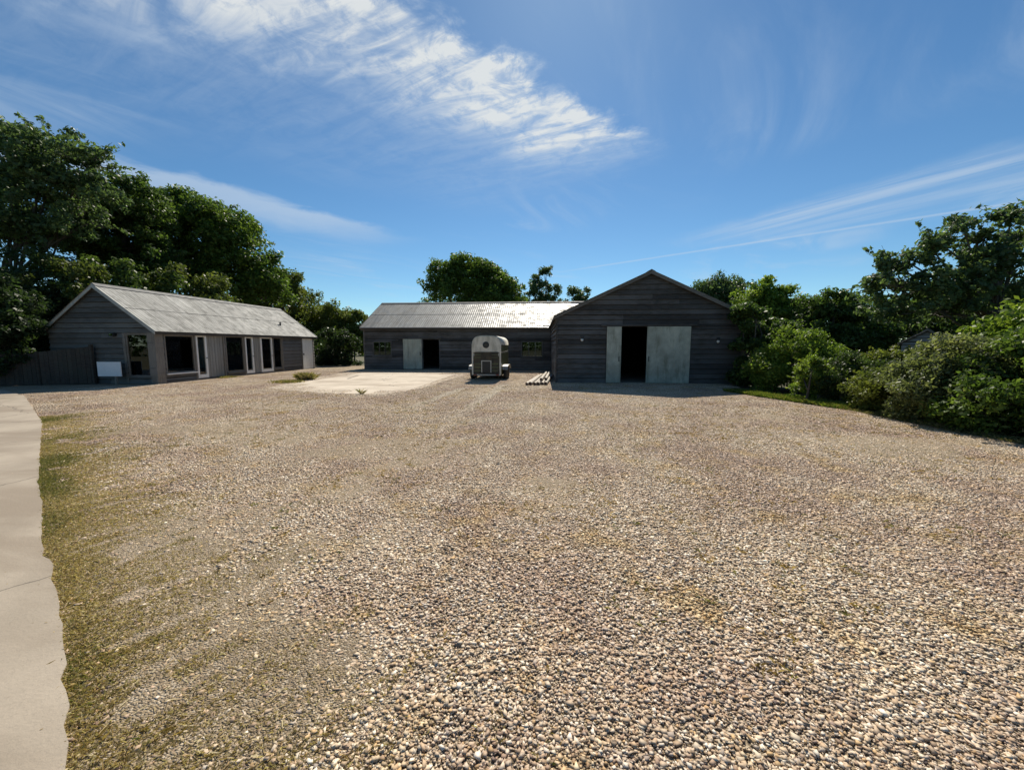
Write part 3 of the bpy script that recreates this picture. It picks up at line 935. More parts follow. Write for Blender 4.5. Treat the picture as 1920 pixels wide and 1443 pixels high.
# ================================================================== horse trailer
def build_trailer():
    x0, x1, y0, y1 = -3.22, -1.85, 17.93, 21.1
    zb, zw, zs, zt = 0.26, 1.31, 1.66, 2.10
    root = thing('horse_trailer', ((x0 + x1) / 2, y0, 0), 'small horse trailer with white upper half and grimy brown ramp', 'trailer')
    mid = (x0 + x1) / 2; hw = (x1 - x0) / 2

    def arch(n=14, g=0.0):
        pts = []
        for i in range(n + 1):
            an = math.pi * (1 - i / n)
            cx, sz = math.cos(an), math.sin(an)
            pts.append((mid + (hw + g) * math.copysign(abs(cx) ** 0.55, cx), zs + (zt - zs + g) * abs(sz) ** 0.75))
        return pts
    # lower body sides, chassis floor
    MB().box(x0, x0 + .04, y0 + .06, y1, zb, zw).build('side_panel', M['trailer_green'], root)
    MB().box(x1 - .04, x1, y0 + .06, y1, zb, zw).build('side_panel', M['trailer_green'], root)
    MB().box(x0 + .041, x1 - .041, y0 + .07, y1, zb - .06, zb + .02).build('floor', M['black'], root)
    # upper sides (olive) rising to the arched white roof
    for xa, xb in ((x0 + .002, x0 + .038), (x1 - .038, x1 - .002)):
        MB().box(xa, xb, y0 + .06, y1, zw + .001, zs).build('upper_side', M['trailer_green'], root)
    for xa, xb in ((x0 - .012, x0), (x1, x1 + .012)):
        MB().box(xa, xb, y0 + .08, y1 - .05, zw - .03, zw + .03).build('rub_rail', M['steel'], root)
    A = arch(16)
    B = arch(16, -0.03)
    mb = MB(); n = len(A)
    v = [(x, y0 + .05, z) for x, z in A] + [(x, y1 + .02, z) for x, z in A] + [(x, y0 + .05, z) for x, z in B] + [(x, y1 + .02, z) for x, z in B]
    f = []
    for i in range(n - 1):
        f += [(i, n + i, n + i + 1, i + 1), (2 * n + i, 2 * n + i + 1, 3 * n + i + 1, 3 * n + i), (i, i + 1, 2 * n + i + 1, 2 * n + i), (n + i, 3 * n + i, 3 * n + i + 1, n + i + 1)]
    mb.add(v, f); mb.build('roof', M['trailer_white'], root, True)
    # white upper end panel facing the yard with a round vent
    def end_panel(ya, yb, z_low):
        mb = MB()
        C = arch(20, -0.035)
        C = [(max(x0 + .04, min(x1 - .04, x)), z) for x, z in C]
        C = [(x0 + .04, z_low)] + C + [(x1 - .04, z_low)]
        n = len(C)
        mb.add([(x, ya, z) for x, z in C] + [(x, yb, z) for x, z in C], [tuple(range(n))[::-1], tuple(range(n, 2 * n))] + [(i, (i + 1) % n, n + (i + 1) % n, n + i) for i in range(n)])
        return mb
    up = end_panel(y0, y0 + .045, zw + .005).build('upper_panel', M['trailer_white'], root)
    MB().lathe((mid - 0.02, y0 - .002, 1.665), (0, -1, 0), [(0, .155), (.02, .15), (.022, .13)], 24).build('round_vent', M['black'], up)
    MB().lathe((mid - 0.02, y0 - .025, 1.665), (0, -1, 0), [(0, .05), (.012, .045)], 12).build('vent_hub', M['trailer_ramp'], up)
    end_panel(y1 - .05, y1, zb).build('front_panel', M['trailer_white'], root)
    # ramp with battens and an upside-down U of pale angle iron
    ramp = MB().box(x0 + .075, x1 - .075, y0 - .02, y0 + .04, zb + .05, zw - .01).build('ramp', M['trailer_ramp'], root)
    def rb(a, b, c, d, nm='batten', mat='trailer_white', t=.03):
        MB().box(a, b, y0 - .021 - t, y0 - .021, c, d).build(nm, M[mat], ramp)
    rb(mid - .24, mid - .195, zb + .12, 0.94, 'frame_bar', 'steel'); rb(mid + .195, mid + .24, zb + .12, 0.94, 'frame_bar', 'steel')
    rb(mid - .194, mid + .194, .895, .94, 'frame_bar', 'steel')
    rb(mid - .19, mid + .19, zb + .14, .88, 'dark_hatch', 'black', .012)
    for zz in (zw - .10, 1.08):
        rb(x0 + .10, mid - .26, zz - .02, zz + .02, 'cross_bar', 'trailer_green', .02)
        rb(mid + .26, x1 - .10, zz - .02, zz + .02, 'cross_bar', 'trailer_green', .02)
    for zz in (.46, .62, .78):
        rb(x0 + .12, mid - .27, zz - .035, zz + .035, 'slat', 'trailer_green', .018)
        rb(mid + .27, x1 - .12, zz - .035, zz + .035, 'slat', 'trailer_green', .018)
    for xa in (x0 - .005, x1 - .065):
        MB().box(xa, xa + .07, y0 - .03, y0 + .055, zb, zs + .05).build('corner_post', M['trailer_white'], root)
    MB().box(x0 + .1, x1 - .02, y0 - .07, y0 - .022, zb - .02, zb + .035).build('bumper_bar', M['steel'], root)
    for xx in (x0 + .16, x1 - .16):
        MB().box(xx - .07, xx + .07, y0 - .10, y0 - .071, zb - .012, zb + .03).build('tail_lamp', M['rear_red'], root)
    for xx in (x0 + .10, x1 - .10):
        MB().box(xx - .018, xx + .018, y0 - .045, y0 - .022, zw - .16, zw - .03).build('latch', M['steel'], ramp)
        MB().tube([(xx, y0 - .05, zb + .04), (xx, y0 - .05, zb + .12)], [.022, .022], 8).build('hinge', M['black'], ramp)
    MB().box(mid - .55, mid + .55, y0 - .02, y0 - .0005, zw + .012, zw + .03).build('panel_seam', M['trailer_ramp'], root)
    # wheels and mudguards
    for sx, xw in ((-1, x0), (1, x1)):
        for yy in (18.72, 19.48):
            c = (xw + sx * .05, yy, .30)
            wl = MB().lathe(c, (sx, 0, 0), [(0, .19), (.0, .27), (.03, .298), (.13, .298), (.16, .27), (.16, .19)], 28).build('wheel', M['rubber'], root, True)
            MB().lathe((c[0] + sx * .02, c[1], c[2]), (sx, 0, 0), [(0, .188), (.12, .188), (.10, .15), (.105, .06), (.13, .05), (.135, .02)], 20).build('rim', M['steel'], wl)
        mb = MB()
        prof = [(18.36, .50), (18.46, .64), (18.62, .69), (19.10, .70), (19.58, .69), (19.74, .64), (19.84, .50)]
        for (ya, za), (yb, zb2) in zip(prof[:-1], prof[1:]):
            xa, xb = sorted((xw + sx * .003, xw + sx * .27))
            mb.hexa([(xa, ya, za - .02), (xb, ya, za - .02), (xb, yb, zb2 - .02), (xa, yb, zb2 - .02)], [(xa, ya, za), (xb, ya, za), (xb, yb, zb2), (xa, yb, zb2)])
        mb.build('mudguard', M['trailer_guard'], root)
    # drawbar on the far end
    db = MB()
    db.bar((x0 + .25, y1 - .1, .34), (mid, y1 + 1.15, .40), .07, .08); db.bar((x1 - .25, y1 - .1, .34), (mid + .002, y1 + 1.148, .402), .07, .08)
    db.build('drawbar', M['steel'], root)
    MB().tube([(mid, y1 + .95, 0.0), (mid, y1 + .95, .75)], [.03, .03], 8).build('jockey_post', M['steel'], root)
    root.rotation_euler.z = R(-1.5)
    return root


M['trailer_guard'] = plain_material('scuffed grey mudguard', (0.34, 0.34, 0.31), 0.5, 0.2, 6, dirt=(0.14, 0.13, 0.10), dirt_amt=0.8)
M['rear_red'] = plain_material('dull red lens', (0.20, 0.02, 0.015), 0.3, 0.1, 8)
build_trailer()


# ================================================================== stacked posts on the ground
def build_poles():
    rr = random.Random(4)
    words = ['outermost', 'second', 'third', 'fourth', 'fifth', 'innermost']
    tops = []
    for i in range(6):
        a = Vector((-0.56 + 0.155 * i + rr.uniform(-.02, .02), 15.85 + rr.uniform(-.12, .12), 0.075))
        b = Vector((-0.10 + 0.135 * i, 20.1 + rr.uniform(-.5, .4), 0.075))
        r = rr.uniform(.055, .068)
        a.z = b.z = r + 0.018
        o = thing('timber_post', a, '%s bleached round timber post counted from the trailer in the pile beside the barn' % words[i], 'post', 'round posts lying beside the barn')
        d = (b - a)
        MB().tube([a, a + d * .5, b], [r, r * .97, r * .92], 12, True).build('shaft', M['wood_pole'], o)
        n = d.normalized()
        MB().tube([a - n * .012, a - n * .001], [r * .95, r * .97], 12).build('sawn_end', M['pole_end'], o)
    for i in range(2):
        r = 0.058
        a = Vector((0.02 + 0.20 * i, 16.35 + .2 * i, 0.0)); b = Vector((0.30 + 0.16 * i, 20.5, 0.0))
        a.z = 0.215; b.z = 0.205
        o = thing('timber_post', a, ('left' if i == 0 else 'right') + ' one of two bleached posts lying on top of the pile by the barn', 'post', 'round posts lying beside the barn')
        MB().tube([a, b], [r, r * .94], 12).build('shaft', M['wood_pole'], o)
        n = (b - a).normalized()
        MB().tube([a - n * .012, a - n * .001], [r * .95, r * .97], 12).build('sawn_end', M['pole_end'], o)


build_poles()


# ================================================================== sign, fence, shed, rail
def build_small():
    # blank white sign board on a post
    y = 14.75
    s = thing('sign_board', (-18.0, y, 0), 'blank white board on a short post in front of the grey gable', 'sign')
    pl, pr_ = at_y(183, 690, y)[0], at_y(227, 690, y)[0]
    MB().box(pl, pr_, y - .015, y + .015, .36, .96).build('panel', M['white_sign'], s)
    for xx in (pl + (pr_ - pl) * .70,):
        MB().box(xx - .035, xx + .035, y + .016, y + .085, -.02, .9).build('post', M['wood_post'], s)
    # close-boarded fence left of the gable
    p = [(-18.95, 14.98), (-20.6, 14.35), (-22.3, 13.7), (-24.2, 12.95), (-26.0, 12.2)]
    f = thing('board_fence', (p[0][0], p[0][1], 0), 'low brown timber board fence left of the grey gable', 'fence')
    hts = [(1.60, 1.36), (1.30, 1.30), (1.30, 1.28), (1.30, 1.3)]
    for i, (a, b) in enumerate(zip(p[:-1], p[1:])):
        a, b = Vector((*a, 0)), Vector((*b, 0)); d = b - a; L = d.length; d.normalize(); nn = Vector((-d.y, d.x, 0))
        h0, h1 = hts[i]
        MB().box(a.x - .05, a.x + .05, a.y - .05, a.y + .05, -.03, h0 + .08).build('post', M['wood_fence'], f)
        pan = MB().bar(a + Vector((0, 0, .25)) + d * .06, b + Vector((0, 0, .25)) - d * .06, .03, .07).build('arris_rail', M['wood_fence'], f)
        MB().bar(a + Vector((0, 0, 1.0)) + d * .06, b + Vector((0, 0, 1.0)) - d * .06, .03, .07).build('arris_rail', M['wood_fence'], f)
        nb = int(L / .15)
        for k in range(nb):
            s0 = .07 + (L - .14) * k / nb; s1 = .07 + (L - .14) * (k + 1) / nb - .008
            q0 = a + d * s0 + nn * (.022 + .006 * (k % 2)); q1 = a + d * s1 + nn * (.022 + .006 * (k % 2))
            g = lambda s: h0 + (h1 - h0) * s / L
            t_ = nn * .016
            MB().hexa([q0 + Vector((0, 0, .03)), q1 + Vector((0, 0, .03)), q1 + t_ + Vector((0, 0, .03)), q0 + t_ + Vector((0, 0, .03))],
                      [q0 + Vector((0, 0, g(s0))), q1 + Vector((0, 0, g(s1))), q1 + t_ + Vector((0, 0, g(s1))), q0 + t_ + Vector((0, 0, g(s0)))]).build('board', M['wood_fence'], f)
    # little shed showing over the shrubs on the right
    sx, sy = 16.6, 18.0
    r = thing('garden_shed', (sx, sy, 0), 'little pale grey shed gable peeping over the shrubs on the right', 'shed')
    clad_wall(r, (sx - .75, sy), (1, 0), (0, -1), 1.5, 0, 1.78, M['shed'], (), gable=(.75, 2.28), seed=31, row=.15)
    MB().box(sx - .75, sx - .65, sy + .002, sy + 2, 0, 1.78).build('side_wall', M['shed'], r)
    MB().box(sx + .65, sx + .75, sy + .002, sy + 2, 0, 1.78).build('side_wall', M['shed'], r)
    roof, e, k = gable_roof(r, sx - .75, sx + .75, sy, sy + 2.0, 1.78, 2.28, 'y', .12, .1, M['roof_y'], courses=1, seed=33)
    barge(r, roof, 'y', sx, .75, .12, sy - .105, e, 2.28, M['wood_trim'], depth=.08)
    r.rotation_euler.z = R(-42.7)
    # weathered rail fence behind the shrubs
    rf = thing('rail_fence', (10.3, 12.6, 0), 'short weathered rail fence half hidden among the right shrubs', 'fence')
    for (xx, yy) in ((9.4, 12.9), (10.5, 12.5), (11.6, 12.1)):
        MB().box(xx - .05, xx + .05, yy - .05, yy + .05, -.03, 1.08).build('post', M['wood_trim'], rf)
    for zz in (.50, .98):
        MB().bar((9.3, 13.0, zz), (11.7, 12.13, zz), .04, .11).build('rail', M['wood_trim'], rf)


M['shed'] = wood_material('pale shed boards', (0.20, 0.21, 0.21), (0.30, 0.31, 0.31), (0.26, 0.27, 0.27), var=0.15)
build_small()


# ================================================================== vegetation
def leaf_cloud(rs, centers, radii, n, size, cols, up=0.35, flat=0.75):
    """many small leaf faces around clump centres. Returns verts (n,4,3) and colours (n,3)"""
    centers = np.asarray(centers); radii = np.asarray(radii)
    w = radii ** 2; w = w / w.sum()
    ci = rs.choice(len(centers), n, p=w)
    d = rs.normal(size=(n, 3)); d /= np.linalg.norm(d, axis=1)[:, None]
    rad = rs.uniform(0, 1, n) ** 0.45
    pos = centers[ci] + d * rad[:, None] * radii[ci][:, None] * np.array((1, 1, flat))
    nrm = d * 0.5 + rs.normal(size=(n, 3)) * 0.6 + np.array((0, 0, up))
    nrm /= np.linalg.norm(nrm, axis=1)[:, None]
    a = np.cross(nrm, rs.normal(size=(n, 3))); a /= np.linalg.norm(a, axis=1)[:, None]
    b = np.cross(nrm, a)
    L = size * rs.uniform(0.6, 1.35, n)[:, None]; W = L * rs.uniform(0.42, 0.62, n)[:, None]
    v = np.stack([pos - a * L * .5, pos + b * W * .5 + nrm * L * .08, pos + a * L * .5, pos - b * W * .5 + nrm * L * .08], axis=1)
    base = np.array(cols)
    ct = rs.uniform(0, 1, len(centers))
    t = np.clip(ct[ci] * .6 + rs.uniform(0, 1, n) * .4, 0, .999)
    k = t * (len(base) - 1); i0 = k.astype(int); fr = (k - i0)[:, None]
    c = base[i0] * (1 - fr) + base[np.minimum(i0 + 1, len(base) - 1)] * fr
    c = c * rs.uniform(.75, 1.3, (n, 1))
    return v, c


def quads_mesh(name, v, c, origin=(0, 0, 0)):
    n = len(v)
    me = bpy.data.meshes.new(name)
    me.vertices.add(n * 4)
    me.vertices.foreach_set('co', (v.reshape(-1, 3) - np.array(origin)).astype(np.float32).ravel())
    me.loops.add(n * 4)
    me.loops.foreach_set('vertex_index', np.arange(n * 4, dtype=np.int32))
    me.polygons.add(n)
    me.polygons.foreach_set('loop_start', np.arange(0, n * 4, 4, dtype=np.int32))
    at = me.attributes.new('col', 'FLOAT_COLOR', 'POINT')
    cc = np.ones((n * 4, 4), dtype=np.float32); cc[:, :3] = np.repeat(c, 4, axis=0)
    at.data.foreach_set('color', cc.ravel())
    me.update(calc_edges=True)
    return me


def greens(dark, mid, light, k=1.0):
    return [tuple(c * k * 1.3 for c in x) for x in (dark, mid, light)]


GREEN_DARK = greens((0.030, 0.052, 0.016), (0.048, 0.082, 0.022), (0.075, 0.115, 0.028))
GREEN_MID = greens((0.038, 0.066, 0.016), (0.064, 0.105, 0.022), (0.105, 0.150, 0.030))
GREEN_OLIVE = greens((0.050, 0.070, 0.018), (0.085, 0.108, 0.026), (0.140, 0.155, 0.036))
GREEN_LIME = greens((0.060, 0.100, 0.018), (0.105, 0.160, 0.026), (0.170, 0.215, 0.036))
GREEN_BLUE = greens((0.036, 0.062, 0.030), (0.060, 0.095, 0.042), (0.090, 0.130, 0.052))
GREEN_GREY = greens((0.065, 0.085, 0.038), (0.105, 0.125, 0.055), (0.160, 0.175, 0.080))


def lobes_to_clumps(rs, lobes, cr, density, low=-0.55, fill=0.85):
    """each lobe is broken into rounded sprays with gaps between them; clumps sit on the sprays' outer shells"""
    cs, rr = [], []
    for (x, y, z, rx, ry, rz) in lobes:
        rm = (rx * ry * rz) ** (1 / 3)
        sub = max(cr * 1.1, rm * 0.42)
        k = max(4, int(4 * math.pi * ((rx * ry + rx * rz + ry * rz) / 3) / (math.pi * sub * sub) * fill))
        d = rs.normal(size=(k, 3)); d /= np.linalg.norm(d, axis=1)[:, None]
        d[:, 2] = np.where(d[:, 2] < low, -d[:, 2], d[:, 2])
        f = rs.uniform(0.45, 0.95, k) ** 0.7 * (1 + rs.normal(0, .10, k))
        sc_ = np.array((x, y, z)) + d * f[:, None] * np.array((rx, ry, rz))
        sr = sub * rs.uniform(.55, 1.15, k)
        for c, r, o in zip(sc_, sr, d):
            m = max(3, int(4 * math.pi * r * r / (cr * cr) * density))
            e = rs.normal(size=(m, 3)) + o * .7 + np.array((0, 0, .35)); e /= np.linalg.norm(e, axis=1)[:, None]
            g = rs.uniform(.5, 1.05, m)
            cs.append(c + e * (g * r)[:, None] * np.array((1, 1, .8)))
            rr.append(cr * rs.uniform(.35, .8, m))
    return np.concatenate(cs), np.concatenate(rr)


def make_tree(name, label, cat, base, lobes, n, leaf, cols, seed, cr=0.8, density=0.55, trunk_r=0.2, mat='leaf', group=None, low=-0.55, up=0.35, stems=1, floor=None, fill=0.95, sprays=0, spray_len=0.6):
    rs = np.random.RandomState(seed)
    root = thing(name, base, label, cat, group)
    cs, rad = lobes_to_clumps(rs, lobes, cr, density, low, fill)
    if floor is not None:
        cs[:, 2] = np.maximum(cs[:, 2], floor + rad * .5)
    v, c = leaf_cloud(rs, cs, rad, n, leaf, cols, up)
    stems_ = []
    if sprays:
        V2, C2 = [v], [c]
        for i in range(sprays):
            lx = lobes[rs.randint(len(lobes))]
            d = rs.normal(size=3); d[2] = abs(d[2]) * .9 + .1; d /= np.linalg.norm(d)
            p0 = np.array(lx[:3]) + d * np.array(lx[3:]) * .75
            ln = spray_len * rs.uniform(.5, 1.4)
            m = max(6, int(ln / leaf * 4.5))
            tt = rs.uniform(.05, 1, m)
            p = p0 + d * (tt * ln)[:, None] + np.array((0, 0, -1)) * (tt ** 2 * ln * rs.uniform(.0, .55))[:, None]
            v2, c2 = leaf_cloud(rs, p, np.full(m, leaf * .7), m, leaf, cols[1:], up)
            V2.append(v2); C2.append(c2)
            stems_.append((p0 - d * ln * .2, p0 + d * ln * .9 - np.array((0, 0, ln * .2))))
        v, c = np.concatenate(V2), np.concatenate(C2)
    if floor is not None:
        v[:, :, 2] = np.maximum(v[:, :, 2], floor)
    me = quads_mesh('crown', v, c, base)
    link('crown', me, M[mat], root)
    # trunk and limbs
    mb = MB(); B = Vector(base)
    lob = sorted(lobes, key=lambda l: l[2])
    top = Vector(max(lobes, key=lambda l: l[2] + l[5])[:3])
    for st in range(stems):
        off = Vector((rs.uniform(-.4, .4), rs.uniform(-.4, .4), 0)) * (0 if stems == 1 else 1)
        b0 = B + off + Vector((0, 0, -.05))
        t0 = top + off * 1.5
        m1 = b0.lerp(t0, .35) + Vector((rs.normal(0, .12), rs.normal(0, .12), 0)) * (t0 - b0).length * .12
        m2 = b0.lerp(t0, .7) + Vector((rs.normal(0, .12), rs.normal(0, .12), 0)) * (t0 - b0).length * .12
        tr = trunk_r * (1 if stems == 1 else .6)
        mb.tube([b0, b0.lerp(m1, .15), m1, m2, t0], [tr * 1.35, tr, tr * .8, tr * .5, tr * .18], 9, False)
        for (x, y, z, rx, ry, rz) in lobes:
            q = Vector((x, y, z))
            st0 = b0.lerp(m1, .6) if q.z < m1.z else m1.lerp(m2, rs.uniform(0, .8))
            mm = st0.lerp(q, .5) + Vector((rs.normal(0, .2), rs.normal(0, .2), rs.uniform(0, .3)))
            mb.tube([st0, mm, q], [tr * .5, tr * .36, tr * .16], 6, False)
            sel = cs[rs.choice(len(cs), min(len(cs), 160), replace=False)]
            near = sel[np.linalg.norm((sel - np.array((x, y, z))) / np.array((rx, ry, rz)), axis=1) < 1.1][:7]
            for e in near:
                e = Vector(e); s1 = mm.lerp(q, rs.uniform(.2, 1))
                mb.tube([s1, s1.lerp(e, .5) + Vector((0, 0, rs.uniform(-.1, .15))), e], [tr * .17, tr * .11, tr * .05], 5, False)
    for a, b in stems_:
        mb.tube([a, b], [leaf * .07, leaf * .03], 4, False)
    mb.build('trunk', M['bark'], root, True)
    return root


def px_lobes(Y, items, depth=0.9):
    """(px, py, half width px, half height px) on a tree standing at yard depth Y -> metres"""
    out = []
    for it in items:
        px, py, wx, wy = it[:4]; yy = Y + (it[4] if len(it) > 4 else 0)
        c = at_y(px, py, yy)
        fwd = -_s * c[0] + _c * c[1]
        k = fwd / FPX
        out.append((c[0], c[1], c[2], wx * k, wx * k * depth, wy * k))
    return out


def gx(px, Y):
    return at_y(px, 647, Y)[0]


def build_trees():
    T = make_tree
    # --- big trees on the left, behind the grey cabin
    Y = 19.5
    T('broadleaf_tree', 'tallest tree at the far left edge, airy crown over the shrubs', 'tree', (gx(60, Y), Y, 0),
      px_lobes(Y, [(25, 330, 66, 72), (105, 325, 66, 58), (60, 405, 85, 60), (150, 375, 50, 45), (-60, 360, 90, 100), (95, 275, 40, 28), (30, 285, 46, 34), (165, 310, 30, 28), (20, 455, 60, 42), (110, 450, 45, 30), (150, 425, 40, 34)]),
      36000, .22, GREEN_BLUE, 1, cr=.75, density=.32, trunk_r=.2, sprays=90, spray_len=1.1)
    Y = 24.0
    T('broadleaf_tree', 'dark tree between the tallest tree and the rounded tree on the left', 'tree', (gx(215, Y), Y, 0),
      px_lobes(Y, [(215, 405, 58, 48), (250, 455, 66, 52), (190, 455, 50, 50), (230, 362, 34, 26), (270, 395, 34, 32), (205, 505, 70, 45), (275, 500, 60, 40), (190, 380, 26, 24)]),
      36000, .23, GREEN_DARK, 2, cr=.75, density=.45, trunk_r=.22, fill=1.2, sprays=90, spray_len=1.1)
    Y = 29.0
    T('broadleaf_tree', 'broad rounded tree behind the middle of the grey cabin roof', 'tree', (gx(380, Y), Y, 0),
      px_lobes(Y, [(350, 425, 75, 55), (410, 455, 75, 55), (455, 490, 55, 48), (320, 470, 70, 60), (390, 510, 90, 50), (480, 525, 45, 38), (305, 410, 40, 34), (400, 412, 46, 28), (340, 390, 34, 22), (440, 535, 80, 40), (500, 560, 40, 40), (330, 530, 60, 40)]),
      56000, .26, GREEN_MID, 3, cr=.8, density=.5, trunk_r=.26, fill=1.3, sprays=110, spray_len=1.1)
    Y = 35.0
    T('broadleaf_tree', 'smaller tree at the foot of the slope beyond the grey cabin', 'tree', (gx(525, Y), Y, 0),
      px_lobes(Y, [(520, 555, 35, 40), (545, 575, 30, 38), (495, 580, 40, 45), (548, 540, 14, 24)]), 18000, .25, GREEN_OLIVE, 4, cr=.7, density=.55, trunk_r=.2, fill=1.6)
    Y = 39.0
    for i, (px, py, w, h, lab) in enumerate(((583, 590, 34, 38, 'bush with olive leaves right of the cabin ridge'), (628, 605, 30, 32, 'olive bush midway between the cabin and the long building'), (668, 618, 26, 28, 'low bush touching the left end of the long building'))):
        T('hedge_bush', lab, 'bush', (gx(px, Y - i), Y - i, 0), px_lobes(Y - i, [(px, py, w, h), (px - 14, py + 22, w, h), (px + 12, py + 28, w * .9, h)]), 13000, .24, GREEN_OLIVE, 5 + i, cr=.65, density=.6, trunk_r=.12, fill=1.8, group='bushes in the gap between the cabin and the long building', stems=2)
    Y = 30.5
    T('hedge_bush', 'dark shaded bush filling the gap beside the cabin far end', 'bush', (gx(612, Y), Y, 0),
      px_lobes(Y, [(612, 650, 26, 34), (645, 655, 26, 30), (640, 630, 24, 22), (605, 676, 26, 18), (655, 680, 24, 16)]), 13000, .18, greens((0.014, 0.026, 0.012), (0.024, 0.042, 0.016), (0.045, 0.065, 0.022)), 9, cr=.5, density=.6, trunk_r=.1, stems=3, low=-1, floor=0.02)  # shade of the gap is put into these darker leaf colours
    # --- shrubs close behind the cabin
    SH = [(30, 545, 75, 62, 17.0, greens((0.016, 0.030, 0.014), (0.028, 0.050, 0.020), (0.045, 0.070, 0.025)), 'dark shrub mass behind the board fence at the far left'), (120, 530, 62, 40, 18.2, greens((0.040, 0.056, 0.016), (0.064, 0.084, 0.022), (0.095, 0.112, 0.028)), 'olive shrub just left of the cabin ridge'),  # far-left shrub: shade from the trees is put into its dark leaf colours
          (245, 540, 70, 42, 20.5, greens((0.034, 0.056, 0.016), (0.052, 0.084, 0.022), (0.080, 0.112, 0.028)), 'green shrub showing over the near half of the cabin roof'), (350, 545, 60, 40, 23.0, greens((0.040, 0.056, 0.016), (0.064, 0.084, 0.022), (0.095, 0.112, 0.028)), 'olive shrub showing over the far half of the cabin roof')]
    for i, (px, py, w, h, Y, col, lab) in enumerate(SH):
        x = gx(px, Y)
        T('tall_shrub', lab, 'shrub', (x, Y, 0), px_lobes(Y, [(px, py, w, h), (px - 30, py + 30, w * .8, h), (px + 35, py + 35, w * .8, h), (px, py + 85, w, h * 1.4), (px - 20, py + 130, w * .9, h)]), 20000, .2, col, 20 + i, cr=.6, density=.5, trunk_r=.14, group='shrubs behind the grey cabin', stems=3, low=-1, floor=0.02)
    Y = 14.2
    T('tall_shrub', 'dark shrub beyond the fence at the left picture edge', 'shrub', (gx(-25, Y), Y, 0), px_lobes(Y, [(-30, 600, 50, 50), (10, 620, 36, 40), (-60, 590, 70, 70), (0, 570, 40, 36), (20, 660, 30, 30), (-20, 680, 50, 30)]), 20000, .17, greens((0.016, 0.030, 0.014), (0.026, 0.045, 0.018), (0.038, 0.062, 0.022)), 27, cr=.5, density=.5, trunk_r=.12, stems=3, low=-1, floor=0.02)  # leaf colours darkened to carry the shade of the trees
    # --- trees beyond the long building
    Y = 46.0
    T('broadleaf_tree', 'dense rounded tree above the roof of the long building', 'tree', (gx(880, Y), Y, 0),
      px_lobes(Y, [(830, 535, 34, 36), (872, 525, 42, 38), (915, 535, 40, 36), (950, 552, 34, 28), (860, 560, 60, 34), (925, 570, 55, 30), (868, 505, 26, 18), (905, 512, 26, 18)]), 34000, .32, GREEN_MID, 40, cr=.85, density=.6, trunk_r=.35, fill=2.0)
    Y = 52.0
    T('slender_tree', 'slender feathery tree with two tops right of the dense rounded tree', 'tree', (gx(1018, Y), Y, 0),
      px_lobes(Y, [(1024, 520, 11, 20), (1003, 530, 9, 16), (1015, 545, 22, 14), (1036, 545, 12, 10), (995, 562, 18, 14), (1025, 570, 26, 16)]), 6500, .3, GREEN_BLUE, 41, cr=.6, density=.7, trunk_r=.16)
    Y = 50.0
    T('slender_tree', 'small wispy treetop just left of the barn roof slope', 'tree', (gx(1085, Y), Y, 0),
      px_lobes(Y, [(1078, 556, 14, 12), (1095, 552, 10, 11), (1085, 570, 22, 14)]), 3000, .28, GREEN_BLUE, 42, cr=.55, density=.7, trunk_r=.12)
    # --- trees beyond the barn, right of its gable
    Y = 44.0
    T('broadleaf_tree', 'round dark treetop beside the right slope of the barn roof', 'tree', (gx(1345, Y), Y, 0),
      px_lobes(Y, [(1345, 548, 38, 26), (1320, 562, 30, 24), (1372, 560, 28, 22), (1350, 590, 55, 34)]), 18000, .28, GREEN_BLUE, 43, cr=.8, density=.6, trunk_r=.25, fill=1.8)
    Y = 27.0
    T('broadleaf_tree', 'yellow-green tree with a small spire on top right of the barn', 'tree', (gx(1440, Y), Y, 0),
      px_lobes(Y, [(1425, 580, 40, 30), (1465, 575, 38, 28), (1436, 541, 9, 12), (1440, 615, 55, 38), (1402, 615, 30, 40), (1490, 600, 32, 36)]), 24000, .23, GREEN_LIME, 44, cr=.65, density=.6, trunk_r=.2, floor=0.05, fill=1.5)
    Y = 24.0
    T('broadleaf_tree', 'dark blue-green tree between the yellow-green tree and the big-leaved tree', 'tree', (gx(1560, Y), Y, 0),
      px_lobes(Y, [(1530, 575, 32, 26), (1565, 572, 34, 27), (1600, 585, 34, 28), (1555, 615, 62, 36), (1620, 615, 40, 34), (1570, 650, 60, 30), (1500, 640, 35, 36)]), 26000, .2, GREEN_DARK, 45, cr=.6, density=.6, trunk_r=.2, low=-.9, floor=0.05, fill=1.4)
    Y = 16.2
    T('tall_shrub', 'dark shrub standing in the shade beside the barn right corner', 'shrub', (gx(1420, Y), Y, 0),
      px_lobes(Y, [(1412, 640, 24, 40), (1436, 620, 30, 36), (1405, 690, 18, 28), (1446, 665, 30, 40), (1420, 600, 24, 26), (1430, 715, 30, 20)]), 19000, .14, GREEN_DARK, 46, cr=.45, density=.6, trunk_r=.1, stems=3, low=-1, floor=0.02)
    # --- big-leaved tree at the right edge
    Y = 12.6
    T('walnut_tree', 'big-leaved tree leaning in from the right edge with loose top sprays', 'tree', (gx(1860, Y), Y, 0),
      px_lobes(Y, [(1690, 545, 45, 22), (1735, 525, 50, 28), (1800, 525, 70, 45), (1870, 510, 60, 55), (1760, 580, 75, 40), (1850, 590, 80, 50), (1940, 530, 70, 90), (1690, 590, 45, 28), (1700, 490, 14, 9), (1745, 465, 11, 8), (1770, 462, 10, 7), (1805, 425, 12, 16), (1830, 455, 12, 12), (1895, 415, 14, 14), (1850, 480, 22, 14), (1910, 445, 22, 22), (1655, 535, 16, 10), (1675, 500, 9, 6)], .8),
      15000, .15, GREEN_BLUE, 50, cr=.32, density=.28, trunk_r=.10, fill=.75, sprays=90, spray_len=.7)
